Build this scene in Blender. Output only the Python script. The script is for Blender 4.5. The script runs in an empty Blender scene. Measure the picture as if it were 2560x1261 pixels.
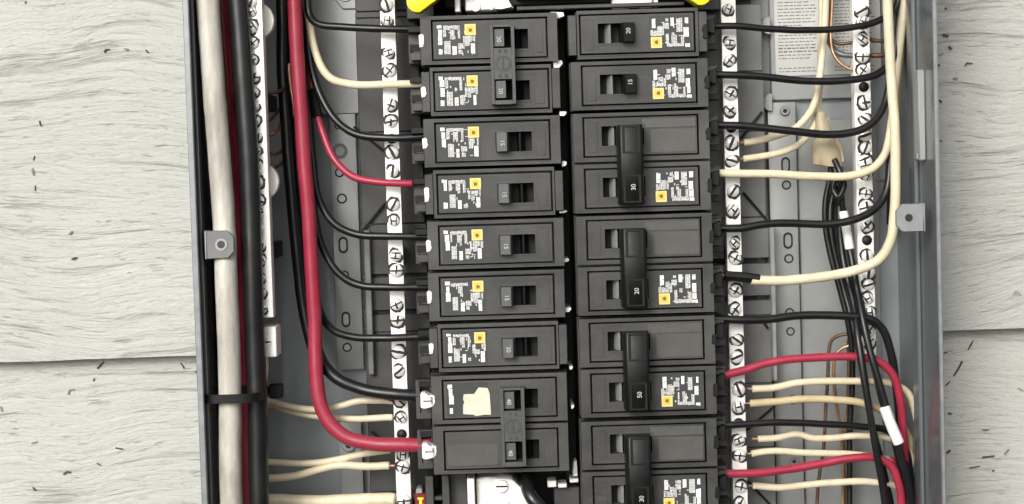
import bpy, bmesh, math, random
from mathutils import Vector, Matrix, noise
random.seed(7)
scene = bpy.context.scene
R = math.radians

# ------------------------------------------------------------------ camera
F, D, W_PX, H_PX = 4300.0, 0.83, 2560.0, 1261.0      # focal length in photo pixels, metres to the box front
PITCH, ROLL = R(2.6), R(-1.75)
cam_data = bpy.data.cameras.new("camera")
cam = bpy.data.objects.new("camera", cam_data)
scene.collection.objects.link(cam)
scene.camera = cam
CAM_R = (Matrix.Rotation(R(90) - PITCH, 4, 'X') @ Matrix.Rotation(ROLL, 4, 'Z'))
CAM_P = (CAM_R @ Vector((0, 0, 1))) * D
cam.matrix_world = Matrix.Translation(CAM_P) @ CAM_R
cam_data.sensor_width = 36.0
cam_data.lens = 36.0 * F / W_PX
cam_data.clip_start, cam_data.clip_end = 0.02, 50.0

# ------------------------------------------------------------------ sky, sun, exposure
SUN_TO = Vector((-0.36, -0.83, 0.42)).normalized()
elev = math.asin(SUN_TO.z)
world = bpy.data.worlds.new("World")
scene.world = world
world.use_nodes = True
wn = world.node_tree
bg = wn.nodes["Background"]
sky = wn.nodes.new("ShaderNodeTexSky")
sky.sky_type = 'NISHITA'
sky.sun_disc = False
sky.sun_elevation = elev
sky.sun_rotation = math.atan2(SUN_TO.x, SUN_TO.y)
sky.dust_density = 4.0
sky.air_density = 1.0
hs = wn.nodes.new("ShaderNodeHueSaturation")
hs.inputs['Saturation'].default_value = 0.12
wn.links.new(sky.outputs[0], hs.inputs['Color'])
wn.links.new(hs.outputs[0], bg.inputs[0])
bg.inputs[1].default_value = 0.15
sun_data = bpy.data.lights.new("sun", 'SUN')
sun_data.energy = 1.4
sun_data.angle = R(20)
sun_data.color = (1.0, 0.975, 0.925)
sun = bpy.data.objects.new("sun", sun_data)
scene.collection.objects.link(sun)
sun.rotation_euler = SUN_TO.to_track_quat('Z', 'Y').to_euler()
vs = scene.view_settings
vs.view_transform, vs.look, vs.gamma, vs.use_curve_mapping = 'Standard', 'None', 1.0, False
vs.exposure = 0.15
scene.cycles.use_denoising = True
scene.cycles.max_bounces = 6


def Wp(px, py, d):
    """photo pixel -> point on the plane d metres behind the front edge of the box"""
    v = CAM_R.to_3x3() @ Vector(((px - W_PX / 2) / F, -(py - H_PX / 2) / F, -1.0))
    t = (d - CAM_P.y) / v.y
    return CAM_P + v * t


def KK(d):
    return (d - CAM_P.y) / F


# ------------------------------------------------------------------ materials
MATS = {}


def mat(name, color, rough=0.5, metal=0.0, var=0.0, vscale=300.0, bump=0.0, bscale=1500.0, spec=0.5, coat=0.0,
        color2=None, stretch=(1, 1, 1)):
    m = bpy.data.materials.new(name)
    m.use_nodes = True
    nt = m.node_tree
    b = nt.nodes["Principled BSDF"]
    b.inputs['Base Color'].default_value = (*color, 1)
    b.inputs['Roughness'].default_value = rough
    b.inputs['Metallic'].default_value = metal
    b.inputs['Specular IOR Level'].default_value = spec
    if coat:
        b.inputs['Coat Weight'].default_value = coat
    if var or bump:
        tc = nt.nodes.new("ShaderNodeTexCoord")
        mp = nt.nodes.new("ShaderNodeMapping")
        mp.inputs['Scale'].default_value = stretch
        nt.links.new(tc.outputs['Object'], mp.inputs[0])
    if var:
        nz = nt.nodes.new("ShaderNodeTexNoise")
        nz.inputs['Scale'].default_value = vscale
        nz.inputs['Detail'].default_value = 5
        nz.inputs['Roughness'].default_value = 0.65
        nt.links.new(mp.outputs[0], nz.inputs['Vector'])
        rp = nt.nodes.new("ShaderNodeValToRGB")
        rp.color_ramp.elements[0].position = 0.32
        rp.color_ramp.elements[1].position = 0.72
        c2 = color2 or tuple(max(0, c * (1 - var)) for c in color)
        rp.color_ramp.elements[0].color = (*c2, 1)
        rp.color_ramp.elements[1].color = (*(color if color2 else tuple(c * (1 + var * 0.6) for c in color)), 1)
        nt.links.new(nz.outputs['Fac'], rp.inputs[0])
        nt.links.new(rp.outputs[0], b.inputs['Base Color'])
        mr = nt.nodes.new("ShaderNodeMapRange")
        mr.inputs['To Min'].default_value = max(0.03, rough - 0.1)
        mr.inputs['To Max'].default_value = min(1, rough + 0.12)
        nt.links.new(nz.outputs['Fac'], mr.inputs[0])
        nt.links.new(mr.outputs[0], b.inputs['Roughness'])
    if bump:
        n2 = nt.nodes.new("ShaderNodeTexNoise")
        n2.inputs['Scale'].default_value = bscale
        n2.inputs['Detail'].default_value = 3
        nt.links.new(mp.outputs[0], n2.inputs['Vector'])
        bp = nt.nodes.new("ShaderNodeBump")
        bp.inputs['Strength'].default_value = bump
        bp.inputs['Distance'].default_value = 0.0004
        nt.links.new(n2.outputs['Fac'], bp.inputs['Height'])
        nt.links.new(bp.outputs[0], b.inputs['Normal'])
    MATS[name] = m
    return m


mat('breaker_plastic', (0.040, 0.040, 0.038), 0.38, var=0.28, vscale=120, bump=0.12, bscale=2500, stretch=(0.35, 1, 1.6))
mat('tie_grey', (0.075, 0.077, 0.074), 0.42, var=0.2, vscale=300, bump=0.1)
mat('ridge_lit_grey', (0.30, 0.30, 0.285), 0.4, var=0.15, vscale=300)
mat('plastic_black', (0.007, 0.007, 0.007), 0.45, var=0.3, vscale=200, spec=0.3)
mat('base_plastic', (0.042, 0.042, 0.040), 0.5, var=0.3, vscale=90, bump=0.1)
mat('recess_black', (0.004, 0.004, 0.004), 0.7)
mat('box_steel', (0.150, 0.163, 0.172), 0.17, metal=0.2, var=0.06, vscale=40, bump=0.06, bscale=900)
mat('back_steel', (0.31, 0.335, 0.345), 0.34, metal=0.15, var=0.1, vscale=40, bump=0.05, bscale=900)  # paler copy of box_steel, offsetting the shade on the back panel
mat('pan_steel', (0.36, 0.368, 0.36), 0.36, metal=0.2, var=0.14, vscale=30, bump=0.05, bscale=900)
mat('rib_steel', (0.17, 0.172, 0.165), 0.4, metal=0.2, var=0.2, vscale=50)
mat('lip_steel', (0.27, 0.28, 0.29), 0.4, metal=0.3, var=0.2, vscale=120)
mat('tin', (0.93, 0.92, 0.87), 0.38, metal=0.12, var=0.06, vscale=200, bump=0.1, bscale=700)
mat('screw_metal', (0.92, 0.90, 0.85), 0.28, metal=0.2, var=0.15, vscale=900)
mat('lug_metal', (0.94, 0.93, 0.88), 0.34, metal=0.15, var=0.14, vscale=160, bump=0.9, bscale=240)
mat('dark_metal', (0.06, 0.055, 0.05), 0.35, metal=0.7)
mat('slot_dark', (0.012, 0.011, 0.010), 0.6)
mat('zinc', (0.33, 0.34, 0.345), 0.35, metal=0.45, var=0.1, vscale=120)
mat('wire_black', (0.010, 0.010, 0.0105), 0.33, var=0.2, vscale=300, bump=0.06)
mat('cable_black', (0.013, 0.013, 0.0135), 0.30, var=0.25, vscale=60)
mat('wire_red', (0.36, 0.024, 0.052), 0.36, var=0.16, vscale=120, bump=0.05)
mat('wire_cream', (0.78, 0.69, 0.49), 0.42, var=0.13, vscale=140, bump=0.08)
mat('wire_tan', (0.60, 0.48, 0.28), 0.45, var=0.15, vscale=140, bump=0.08)
mat('cable_white', (0.78, 0.75, 0.67), 0.45, color2=(0.34, 0.31, 0.26), var=0.2, vscale=85, stretch=(1, 1, 0.25))
mat('copper', (0.50, 0.30, 0.18), 0.35, metal=0.7, var=0.2, vscale=300)
mat('copper_dull', (0.20, 0.12, 0.075), 0.42, metal=0.6, var=0.3, vscale=200)
mat('strand_grey', (0.16, 0.17, 0.18), 0.4, metal=0.5, var=0.3, vscale=500)
mat('ink_white', (0.74, 0.73, 0.69), 0.6, color2=(0.50, 0.50, 0.47), var=0.3, vscale=500)
mat('ink_bright', (0.92, 0.91, 0.86), 0.6, var=0.1, vscale=900)
mat('ink_grey', (0.50, 0.50, 0.47), 0.6, var=0.2, vscale=900)
mat('label_dark', (0.040, 0.042, 0.042), 0.5, var=0.2, vscale=200)
mat('logo_yellow', (0.78, 0.56, 0.11), 0.5, var=0.12, vscale=900)
mat('logo_pale', (0.88, 0.70, 0.30), 0.55)
mat('logo_ink', (0.20, 0.13, 0.008), 0.55)
mat('torn_paper', (0.80, 0.74, 0.60), 0.8, color2=(0.62, 0.56, 0.42), var=0.2, vscale=160, bump=0.3, bscale=600)
mat('sticker_grey', (0.088, 0.086, 0.078), 0.35, var=0.18, vscale=110)
mat('paper', (0.60, 0.60, 0.575), 0.55, var=0.06, vscale=80)
mat('paper_ink', (0.17, 0.17, 0.16), 0.7, var=0.3, vscale=400)
mat('tape_white', (0.85, 0.85, 0.82), 0.5, var=0.06, vscale=300, bump=0.2, bscale=900)
mat('tape_ink', (0.25, 0.25, 0.25), 0.7)
mat('nut_tan', (0.43, 0.355, 0.23), 0.5, var=0.12, vscale=150)
mat('yellow_plastic', (0.90, 0.74, 0.02), 0.35, var=0.04, vscale=60)
mat('disc_white', (0.90, 0.88, 0.80), 0.45, var=0.05, vscale=100)
mat('red_plastic', (0.16, 0.012, 0.016), 0.4)
mat('chip_brown', (0.10, 0.065, 0.05), 0.85, var=0.5, vscale=900)
mat('chip_grey', (0.24, 0.22, 0.185), 0.8)


def dusty(name, dust, amount=0.6, scale=22.0):
    """lay a thin uneven film of dust and pale rub marks over a plastic"""
    m = MATS[name]
    nt = m.node_tree
    L = nt.links.new
    b = nt.nodes["Principled BSDF"]
    src = b.inputs['Base Color'].links[0].from_socket
    tc = nt.nodes.new("ShaderNodeTexCoord")
    geo = nt.nodes.new("ShaderNodeNewGeometry")
    def nz(sc, vec, detail=5):
        mp = nt.nodes.new("ShaderNodeMapping")
        mp.inputs['Scale'].default_value = vec
        L(geo.outputs['Position'], mp.inputs[0])
        n = nt.nodes.new("ShaderNodeTexNoise")
        n.inputs['Scale'].default_value = sc
        n.inputs['Detail'].default_value = detail
        n.inputs['Roughness'].default_value = 0.65
        L(mp.outputs[0], n.inputs['Vector'])
        return n.outputs['Fac']
    def rmp(src_, a, b_):
        r = nt.nodes.new("ShaderNodeMapRange")
        r.inputs['From Min'].default_value, r.inputs['From Max'].default_value = a, b_
        L(src_, r.inputs[0])
        return r.outputs[0]
    f1 = rmp(nz(scale, (1, 1, 1)), 0.40, 0.72)
    f2 = rmp(nz(130, (0.25, 1, 1)), 0.62, 0.80)
    mx = nt.nodes.new("ShaderNodeMath"); mx.operation = 'MAXIMUM'
    L(f1, mx.inputs[0]); L(f2, mx.inputs[1])
    ml = nt.nodes.new("ShaderNodeMath"); ml.operation = 'MULTIPLY'
    L(mx.outputs[0], ml.inputs[0]); ml.inputs[1].default_value = amount
    mix = nt.nodes.new("ShaderNodeMixRGB")
    L(ml.outputs[0], mix.inputs[0]); L(src, mix.inputs[1])
    mix.inputs[2].default_value = (*dust, 1)
    L(mix.outputs[0], b.inputs['Base Color'])


dusty('breaker_plastic', (0.120, 0.115, 0.100), 0.5)
dusty('base_plastic', (0.10, 0.097, 0.088), 0.5)
dusty('box_steel', (0.19, 0.20, 0.20), 0.3, 9)
dusty('pan_steel', (0.30, 0.30, 0.285), 0.5, 18)
dusty('wire_cream', (0.55, 0.45, 0.28), 0.5, 45)
dusty('wire_red', (0.36, 0.06, 0.09), 0.5, 40)
dusty('tin', (0.80, 0.78, 0.72), 0.5, 30)


def siding_material():
    m = bpy.data.materials.new('siding_paint')
    m.use_nodes = True
    nt = m.node_tree
    L = nt.links.new
    b = nt.nodes["Principled BSDF"]
    b.inputs['Roughness'].default_value = 0.62
    tc = nt.nodes.new("ShaderNodeTexCoord")

    def nz(scale_vec, scale, detail=3.0, rough=0.5, vec=None, dist=0.0):
        mp = nt.nodes.new("ShaderNodeMapping")
        mp.inputs['Scale'].default_value = scale_vec
        L(vec or tc.outputs['Object'], mp.inputs[0])
        n = nt.nodes.new("ShaderNodeTexNoise")
        n.inputs['Scale'].default_value = scale
        n.inputs['Detail'].default_value = detail
        n.inputs['Roughness'].default_value = rough
        n.inputs['Distortion'].default_value = dist
        L(mp.outputs[0], n.inputs['Vector'])
        return n

    def math_(op, a, bb, c=None):
        n = nt.nodes.new("ShaderNodeMath")
        n.operation = op
        for i, v in enumerate((a, bb, c)):
            if v is None:
                continue
            if isinstance(v, (int, float)):
                n.inputs[i].default_value = v
            else:
                L(v, n.inputs[i])
        return n.outputs[0]

    def ramp(src, stops):
        r = nt.nodes.new("ShaderNodeValToRGB")
        e = r.color_ramp.elements
        e[0].position, e[0].color = stops[0][0], (stops[0][1],) * 3 + (1,)
        e[1].position, e[1].color = stops[-1][0], (stops[-1][1],) * 3 + (1,)
        for p, v in stops[1:-1]:
            x = e.new(p)
            x.color = (v, v, v, 1)
        L(src, r.inputs[0])
        return r.outputs[0]
    # bend the grain: z is shifted by a slow noise so the lines rise and sink
    warp = nz((1, 1, 1), 4.0, 2.0)
    sx = nt.nodes.new("ShaderNodeSeparateXYZ")
    L(tc.outputs['Object'], sx.inputs[0])
    z2 = math_('ADD', sx.outputs[2], math_('MULTIPLY', math_('SUBTRACT', warp.outputs['Fac'], 0.5), 0.10))
    cx = nt.nodes.new("ShaderNodeCombineXYZ")
    L(sx.outputs[0], cx.inputs[0])
    L(z2, cx.inputs[2])
    g1 = nz((0.07, 1, 1), 150.0, 5.0, 0.62, cx.outputs[0], 0.35)
    v1 = ramp(g1.outputs['Fac'], [(0.0, 1), (0.34, 1), (0.425, 0), (1, 0)])
    g2 = nz((0.20, 1, 1), 300.0, 4.0, 0.65, cx.outputs[0], 0.3)
    v2 = ramp(g2.outputs['Fac'], [(0.0, 1), (0.30, 1), (0.41, 0), (1, 0)])
    brk = nz((0.7, 1, 1), 30.0, 4.0, 0.65)
    lines = math_('MAXIMUM', math_('MULTIPLY', v1, ramp(brk.outputs['Fac'], [(0.34, 0.25), (0.58, 1.0)])),
                  math_('MULTIPLY', v2, ramp(nz((1, 1, 1), 42.0, 3.0, 0.6).outputs['Fac'], [(0.38, 0.2), (0.64, 0.9)])))
    relief = math_('ADD', math_('MULTIPLY', g1.outputs['Fac'], 1.6), math_('MULTIPLY', g2.outputs['Fac'], 1.0))
    fine = nz((0.5, 1, 1.2), 420.0, 4.0, 0.7, cx.outputs[0])
    finel = ramp(fine.outputs['Fac'], [(0.0, 1), (0.30, 1), (0.46, 0), (1, 0)])
    pock = nz((0.6, 1, 1.3), 95.0, 3.0, 0.6)
    pockl = ramp(pock.outputs['Fac'], [(0.0, 1), (0.235, 1), (0.29, 0), (1, 0)])
    # grain grooves and pocks greyed: groove shade and grime both in the colour
    groove_dark = math_('MAXIMUM', math_('MULTIPLY', lines, 0.54), math_('MAXIMUM', math_('MULTIPLY', finel, 0.32), math_('MULTIPLY', pockl, 0.6)))
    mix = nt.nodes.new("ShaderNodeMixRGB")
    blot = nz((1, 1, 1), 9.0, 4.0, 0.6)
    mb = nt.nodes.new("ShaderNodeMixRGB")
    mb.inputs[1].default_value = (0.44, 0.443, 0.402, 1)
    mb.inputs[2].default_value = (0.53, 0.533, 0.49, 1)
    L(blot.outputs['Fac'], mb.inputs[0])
    L(groove_dark, mix.inputs[0])
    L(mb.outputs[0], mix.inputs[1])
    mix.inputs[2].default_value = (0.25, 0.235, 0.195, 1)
    L(mix.outputs[0], b.inputs['Base Color'])
    h = math_('SUBTRACT', math_('ADD', relief, math_('MULTIPLY', fine.outputs['Fac'], 0.7)), math_('ADD', math_('MULTIPLY', lines, 0.7), math_('MULTIPLY', pockl, 0.8)))
    bp = nt.nodes.new("ShaderNodeBump")
    bp.inputs['Strength'].default_value = 0.75
    bp.inputs['Distance'].default_value = 0.0012
    L(h, bp.inputs['Height'])
    L(bp.outputs[0], b.inputs['Normal'])
    MATS['siding_paint'] = m


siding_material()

# ------------------------------------------------------------------ mesh helpers
ORIGIN = {}          # world position of every object's origin


class Frame:
    """Local frame in photo pixels: u right, v up, p towards the viewer; flip turns it by 180 degrees."""

    def __init__(self, px, py, d, flip=False):
        self.o = Wp(px, py, d)
        self.k = KK(d)
        self.s = -1 if flip else 1

    def __call__(self, u, v, p):
        return Vector((self.o.x + self.s * u * self.k, self.o.y - p * self.k, self.o.z + self.s * v * self.k))


def ident(x, y, z):
    return Vector((x, y, z))


class MB:
    def __init__(self, fr=None):
        self.bm = bmesh.new()
        self.fr = fr or ident

    def poly(self, pts, faces, bev=0.0, mi=0, seg=1, smooth=False):
        vs_ = [self.bm.verts.new(self.fr(*p)) for p in pts]
        fs = []
        for f in faces:
            try:
                nf = self.bm.faces.new([vs_[i] for i in f])
                nf.material_index = mi
                nf.smooth = smooth
                fs.append(nf)
            except ValueError:
                pass
        if bev:
            es = list({e for f in fs for e in f.edges})
            k = getattr(self.fr, 'k', 1.0)
            bmesh.ops.bevel(self.bm, geom=es, offset=bev * k, segments=seg, affect='EDGES', profile=0.6, clamp_overlap=True)
        return self

    def box(self, u0, u1, v0, v1, p0, p1, bev=0.0, mi=0, seg=1):
        pts = [(u0, v0, p0), (u1, v0, p0), (u1, v1, p0), (u0, v1, p0), (u0, v0, p1), (u1, v0, p1), (u1, v1, p1), (u0, v1, p1)]
        return self.poly(pts, [(0, 3, 2, 1), (4, 5, 6, 7), (0, 1, 5, 4), (1, 2, 6, 5), (2, 3, 7, 6), (3, 0, 4, 7)], bev, mi, seg)

    def prism(self, uv, p0, p1, bev=0.0, mi=0, seg=1):
        n = len(uv)
        pts = [(u, v, p0) for u, v in uv] + [(u, v, p1) for u, v in uv]
        fcs = [tuple(range(n - 1, -1, -1)), tuple(range(n, 2 * n))] + [(i, (i + 1) % n, n + (i + 1) % n, n + i) for i in range(n)]
        return self.poly(pts, fcs, bev, mi, seg)

    def prof(self, up, v0, v1, bev=0.0, mi=0):
        n = len(up)
        pts = [(u, v0, p) for u, p in up] + [(u, v1, p) for u, p in up]
        fcs = [tuple(range(n - 1, -1, -1)), tuple(range(n, 2 * n))] + [(i, (i + 1) % n, n + (i + 1) % n, n + i) for i in range(n)]
        return self.poly(pts, fcs, bev, mi)

    def cyl(self, u, v, r, p0, p1, seg=16, bev=0.0, mi=0, r1=None):
        r1 = r if r1 is None else r1
        a = [2 * math.pi * i / seg for i in range(seg)]
        pts = [(u + r * math.cos(t), v + r * math.sin(t), p0) for t in a] + [(u + r1 * math.cos(t), v + r1 * math.sin(t), p1) for t in a]
        fcs = [tuple(range(seg - 1, -1, -1)), tuple(range(seg, 2 * seg))] + [(i, (i + 1) % seg, seg + (i + 1) % seg, seg + i) for i in range(seg)]
        return self.poly(pts, fcs, bev, mi, smooth=True)

    def frame(self, o, i, p0, p1, mi=0):
        (a0, a1, b0, b1), (c0, c1, d0, d1) = o, i
        O = [(a0, b0), (a1, b0), (a1, b1), (a0, b1)]
        I = [(c0, d0), (c1, d0), (c1, d1), (c0, d1)]
        pts = [(u, v, p1) for u, v in O] + [(u, v, p1) for u, v in I] + [(u, v, p0) for u, v in O] + [(u, v, p0) for u, v in I]
        fcs = []
        for k in range(4):
            j = (k + 1) % 4
            fcs += [(k, j, 4 + j, 4 + k), (8 + k, 12 + k, 12 + j, 8 + j), (k, 8 + k, 8 + j, j), (4 + k, 4 + j, 12 + j, 12 + k)]
        return self.poly(pts, fcs, 0, mi)

    def ring(self, u, v, ro, ri, p0, p1, seg=20, mi=0):
        pts, fcs = [], []
        for i in range(seg):
            t = 2 * math.pi * i / seg
            c, s = math.cos(t), math.sin(t)
            pts += [(u + ro * c, v + ro * s, p1), (u + ri * c, v + ri * s, p1), (u + ro * c, v + ro * s, p0), (u + ri * c, v + ri * s, p0)]
        for i in range(seg):
            a, b_ = 4 * i, 4 * ((i + 1) % seg)
            fcs += [(a, b_, b_ + 1, a + 1), (a + 2, a + 3, b_ + 3, b_ + 2), (a, a + 2, b_ + 2, b_), (a + 1, b_ + 1, b_ + 3, a + 3)]
        return self.poly(pts, fcs, 0, mi, smooth=True)

    def tube(self, pts, r, seg=12, mi=0, r_end=None, cap=True):
        """pts: points already mapped through fr; smooth sweep"""
        P = [self.fr(*p) for p in pts]
        k = getattr(self.fr, 'k', 1.0)
        path = catmull(P)
        sweep(self.bm, path, r * k, seg, mi, (r_end * k) if r_end else None)
        return self

    def build(self, name, mats, parent=None, smooth=False, **props):
        bm = self.bm
        bmesh.ops.recalc_face_normals(bm, faces=bm.faces)
        me = bpy.data.meshes.new(name)
        c = Vector((0, 0, 0))
        if bm.verts:
            for v in bm.verts:
                c += v.co
            c /= len(bm.verts)
        bmesh.ops.translate(bm, vec=-c, verts=bm.verts)
        bm.to_mesh(me)
        bm.free()
        for mm in (mats if isinstance(mats, (list, tuple)) else [mats]):
            me.materials.append(MATS[mm])
        if smooth:
            me.shade_smooth()
        try:
            me.set_sharp_from_angle(angle=R(40))
        except Exception:
            pass
        return link(name, me, c, parent, **props)


def link(name, me, c, parent=None, **props):
    o = bpy.data.objects.new(name, me)
    scene.collection.objects.link(o)
    if parent is not None:
        o.parent = parent
        o.location = c - ORIGIN[parent.name]
    else:
        o.location = c
    ORIGIN[o.name] = Vector(c)
    for k, v in props.items():
        if v:
            o[k] = v
    return o


def thing(name, loc, label=None, category=None, group=None, kind=None):
    return link(name, None, Vector(loc), None, label=label, category=category, group=group, kind=kind)


def catmull(P, n=9):
    if len(P) < 3:
        return [P[0].lerp(P[-1], i / 3) for i in range(4)]
    Q = [2 * P[0] - P[1]] + list(P) + [2 * P[-1] - P[-2]]
    out = []
    for i in range(1, len(Q) - 2):
        p0, p1, p2, p3 = Q[i - 1], Q[i], Q[i + 1], Q[i + 2]
        t0, t1 = 0.0, max(1e-6, (p1 - p0).length ** 0.5)
        t2 = t1 + max(1e-6, (p2 - p1).length ** 0.5)
        t3 = t2 + max(1e-6, (p3 - p2).length ** 0.5)
        for j in range(n):
            t = t1 + (t2 - t1) * j / n
            a1 = p0 * ((t1 - t) / (t1 - t0)) + p1 * ((t - t0) / (t1 - t0))
            a2 = p1 * ((t2 - t) / (t2 - t1)) + p2 * ((t - t1) / (t2 - t1))
            a3 = p2 * ((t3 - t) / (t3 - t2)) + p3 * ((t - t2) / (t3 - t2))
            b1 = a1 * ((t2 - t) / (t2 - t0)) + a2 * ((t - t0) / (t2 - t0))
            b2 = a2 * ((t3 - t) / (t3 - t1)) + a3 * ((t - t1) / (t3 - t1))
            out.append(b1 * ((t2 - t) / (t2 - t1)) + b2 * ((t - t1) / (t2 - t1)))
    out.append(P[-1])
    return out


def sweep(bm, path, r, seg, mi=0, r_end=None):
    if len(path) > 20:
        path = [path[0]] + [p + noise.noise_vector(p * 28) * 0.0006 + noise.noise_vector(p * 90) * 0.00015 for p in path[1:-1]] + [path[-1]]
    n = len(path)
    tang = [(path[min(i + 1, n - 1)] - path[max(i - 1, 0)]).normalized() for i in range(n)]
    nrm = tang[0].orthogonal().normalized()
    rings = []
    for i in range(n):
        t = tang[i]
        nrm = (nrm - t * nrm.dot(t)).normalized()
        bn = t.cross(nrm)
        rr = r if r_end is None else r + (r_end - r) * i / (n - 1)
        rr *= 1 + 0.03 * noise.noise(path[i] * 220)
        rings.append([bm.verts.new(path[i] + (nrm * math.cos(a) + bn * math.sin(a)) * rr) for a in [2 * math.pi * j / seg for j in range(seg)]])
    for i in range(n - 1):
        for j in range(seg):
            f = bm.faces.new((rings[i][j], rings[i][(j + 1) % seg], rings[i + 1][(j + 1) % seg], rings[i + 1][j]))
            f.smooth = True
            f.material_index = mi
    for ring, sgn, t in ((rings[0], -1, tang[0]), (rings[-1], 1, tang[-1])):
        c = sum((v.co for v in ring), Vector()) / seg
        rr = (ring[0].co - c).length
        r2 = [bm.verts.new(c + (v.co - c) * 0.72 + t * sgn * rr * 0.22) for v in ring]
        for j in range(seg):
            f = bm.faces.new((ring[j], ring[(j + 1) % seg], r2[(j + 1) % seg], r2[j]))
            f.material_index = mi
            f.smooth = True
        f = bm.faces.new(r2)
        f.material_index = mi


def wire(name, label, pts, r, material, group=None, category='wire', tips=(), seg=12, parent=None):
    """pts: (photo x, photo y, depth); tips: list of (pts, r, material, part name) children"""
    m = MB()
    P = [Wp(*p) for p in pts]
    rm = r * KK(sum(p[2] for p in pts) / len(pts))
    sweep(m.bm, catmull(P), rm, seg)
    if parent is not None:
        return m.build(name, material, parent)
    o = m.build(name, material, None, label=label, category=category, group=group)
    for tp, tr, tm, tn in tips:
        t = MB()
        sweep(t.bm, catmull([Wp(*p) for p in tp]), tr * KK(tp[0][2]), 8)
        t.build(tn, tm, o)
    return o


def text_mesh(name, body, size, fr, u, v, p, rot, material, parent):
    cu = bpy.data.curves.new(name, 'FONT')
    cu.body = body
    cu.size = 1.0
    cu.align_x, cu.align_y = 'CENTER', 'CENTER'
    cu.offset = 0.012
    ob = bpy.data.objects.new(name, cu)
    scene.collection.objects.link(ob)
    dg = bpy.context.evaluated_depsgraph_get()
    me = bpy.data.meshes.new_from_object(ob.evaluated_get(dg))
    bpy.data.objects.remove(ob)
    bpy.data.curves.remove(cu)
    c, s = math.cos(rot), math.sin(rot)
    o = fr(u, v, p)
    for vt in me.vertices:
        x, y = vt.co.x * size, vt.co.y * size
        vt.co = fr(u + x * c - y * s, v + x * s + y * c, p) - o
    me.materials.append(MATS[material])
    return link(name, me, o, parent)


# ================================================================== SETTING: the painted siding
wall = thing('wall', Wp(1280, 630, 0.092), kind='structure')
A, B = Wp(0, 905, 0.09), Wp(2560, 820, 0.09)
SL = (B.z - A.z) / (B.x - A.x)


def seam(x):
    return A.z + SL * (x - A.x)


def board(z_lo, z_hi, y_lo, y_hi):
    m = MB()
    nx, nz = 60, 30
    x0, x1 = -0.46, 0.46
    g = []
    for j in range(nz + 1):
        row = []
        for i in range(nx + 1):
            x = x0 + (x1 - x0) * i / nx
            t = j / nz
            z = seam(x) + z_lo + (z_hi - z_lo) * t
            y = y_lo + (y_hi - y_lo) * t + 0.0005 * noise.noise(Vector((x * 6, z * 22, z_lo)))
            if j == 0 and z_lo > -0.01:
                z += 0.0007 * noise.noise(Vector((x * 30, 3.1, 0)))
            row.append(m.bm.verts.new((x, y, z)))
        g.append(row)
    for j in range(nz):
        for i in range(nx):
            f = m.bm.faces.new((g[j][i], g[j][i + 1], g[j + 1][i + 1], g[j + 1][i]))
            f.smooth = True
    # thickness: bottom edge turned back, and a back sheet
    lo = [m.bm.verts.new((v.co.x, v.co.y + 0.012, v.co.z)) for v in g[0]]
    hi = [m.bm.verts.new((v.co.x, v.co.y + 0.012, v.co.z)) for v in g[-1]]
    for i in range(nx):
        m.bm.faces.new((g[0][i], lo[i], lo[i + 1], g[0][i + 1]))
        m.bm.faces.new((g[-1][i], g[-1][i + 1], hi[i + 1], hi[i]))
        m.bm.faces.new((lo[i], hi[i], hi[i + 1], lo[i + 1]))
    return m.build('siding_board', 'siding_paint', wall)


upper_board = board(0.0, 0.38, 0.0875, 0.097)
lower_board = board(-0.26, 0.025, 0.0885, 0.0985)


def chip(pts, w, brd, material=None, dd=0.0):
    material = material or random.choice(('chip_brown', 'chip_brown', 'chip_grey'))
    """a crack or fleck where the paint is gone: a thin crooked sliver lying on the board"""
    m = MB()
    n = len(pts)
    mx, my = sum(p[0] for p in pts) / n, sum(p[1] for p in pts) / n
    if n < 4:
        pts = [(mx + (x - mx) * 0.75, my + (y - my) * 0.75) for x, y in pts]
        w *= 1.35
    up, dn = [], []
    for i, (x, y) in enumerate(pts):
        ww = w * 0.5 * (0.25 + 0.65 * math.sin(math.pi * (i + 0.5) / n)) * random.uniform(0.5, 1.4)
        a = pts[max(i - 1, 0)]
        b_ = pts[min(i + 1, n - 1)]
        tx, ty = b_[0] - a[0], b_[1] - a[1]
        q = math.hypot(tx, ty) or 1
        nx, ny = -ty / q * ww / 2, tx / q * ww / 2
        up.append((x + nx, y + ny))
        dn.append((x - nx, y - ny))
    ring_ = up + dn[::-1]

    def surf(x, y):
        z = Wp(x, y, 0.093).z
        X = Wp(x, y, 0.093).x
        rel = z - seam(X)
        if brd is upper_board:
            return 0.0875 + 0.0095 * rel / 0.38
        return 0.0885 + 0.010 * (rel + 0.26) / 0.285
    front = [m.bm.verts.new(Wp(x, y, surf(x, y) - 0.0009)) for x, y in ring_]
    back = [m.bm.verts.new(v.co + Vector((0, 0.0012, 0))) for v in front]
    k = len(front)
    for i in range(n - 1):
        m.bm.faces.new((front[i], front[i + 1], front[k - 2 - i], front[k - 1 - i]))
    for i in range(k):
        m.bm.faces.new((front[i], front[(i + 1) % k], back[(i + 1) % k], back[i]))
    m.build('paint_chip', material, brd)


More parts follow.
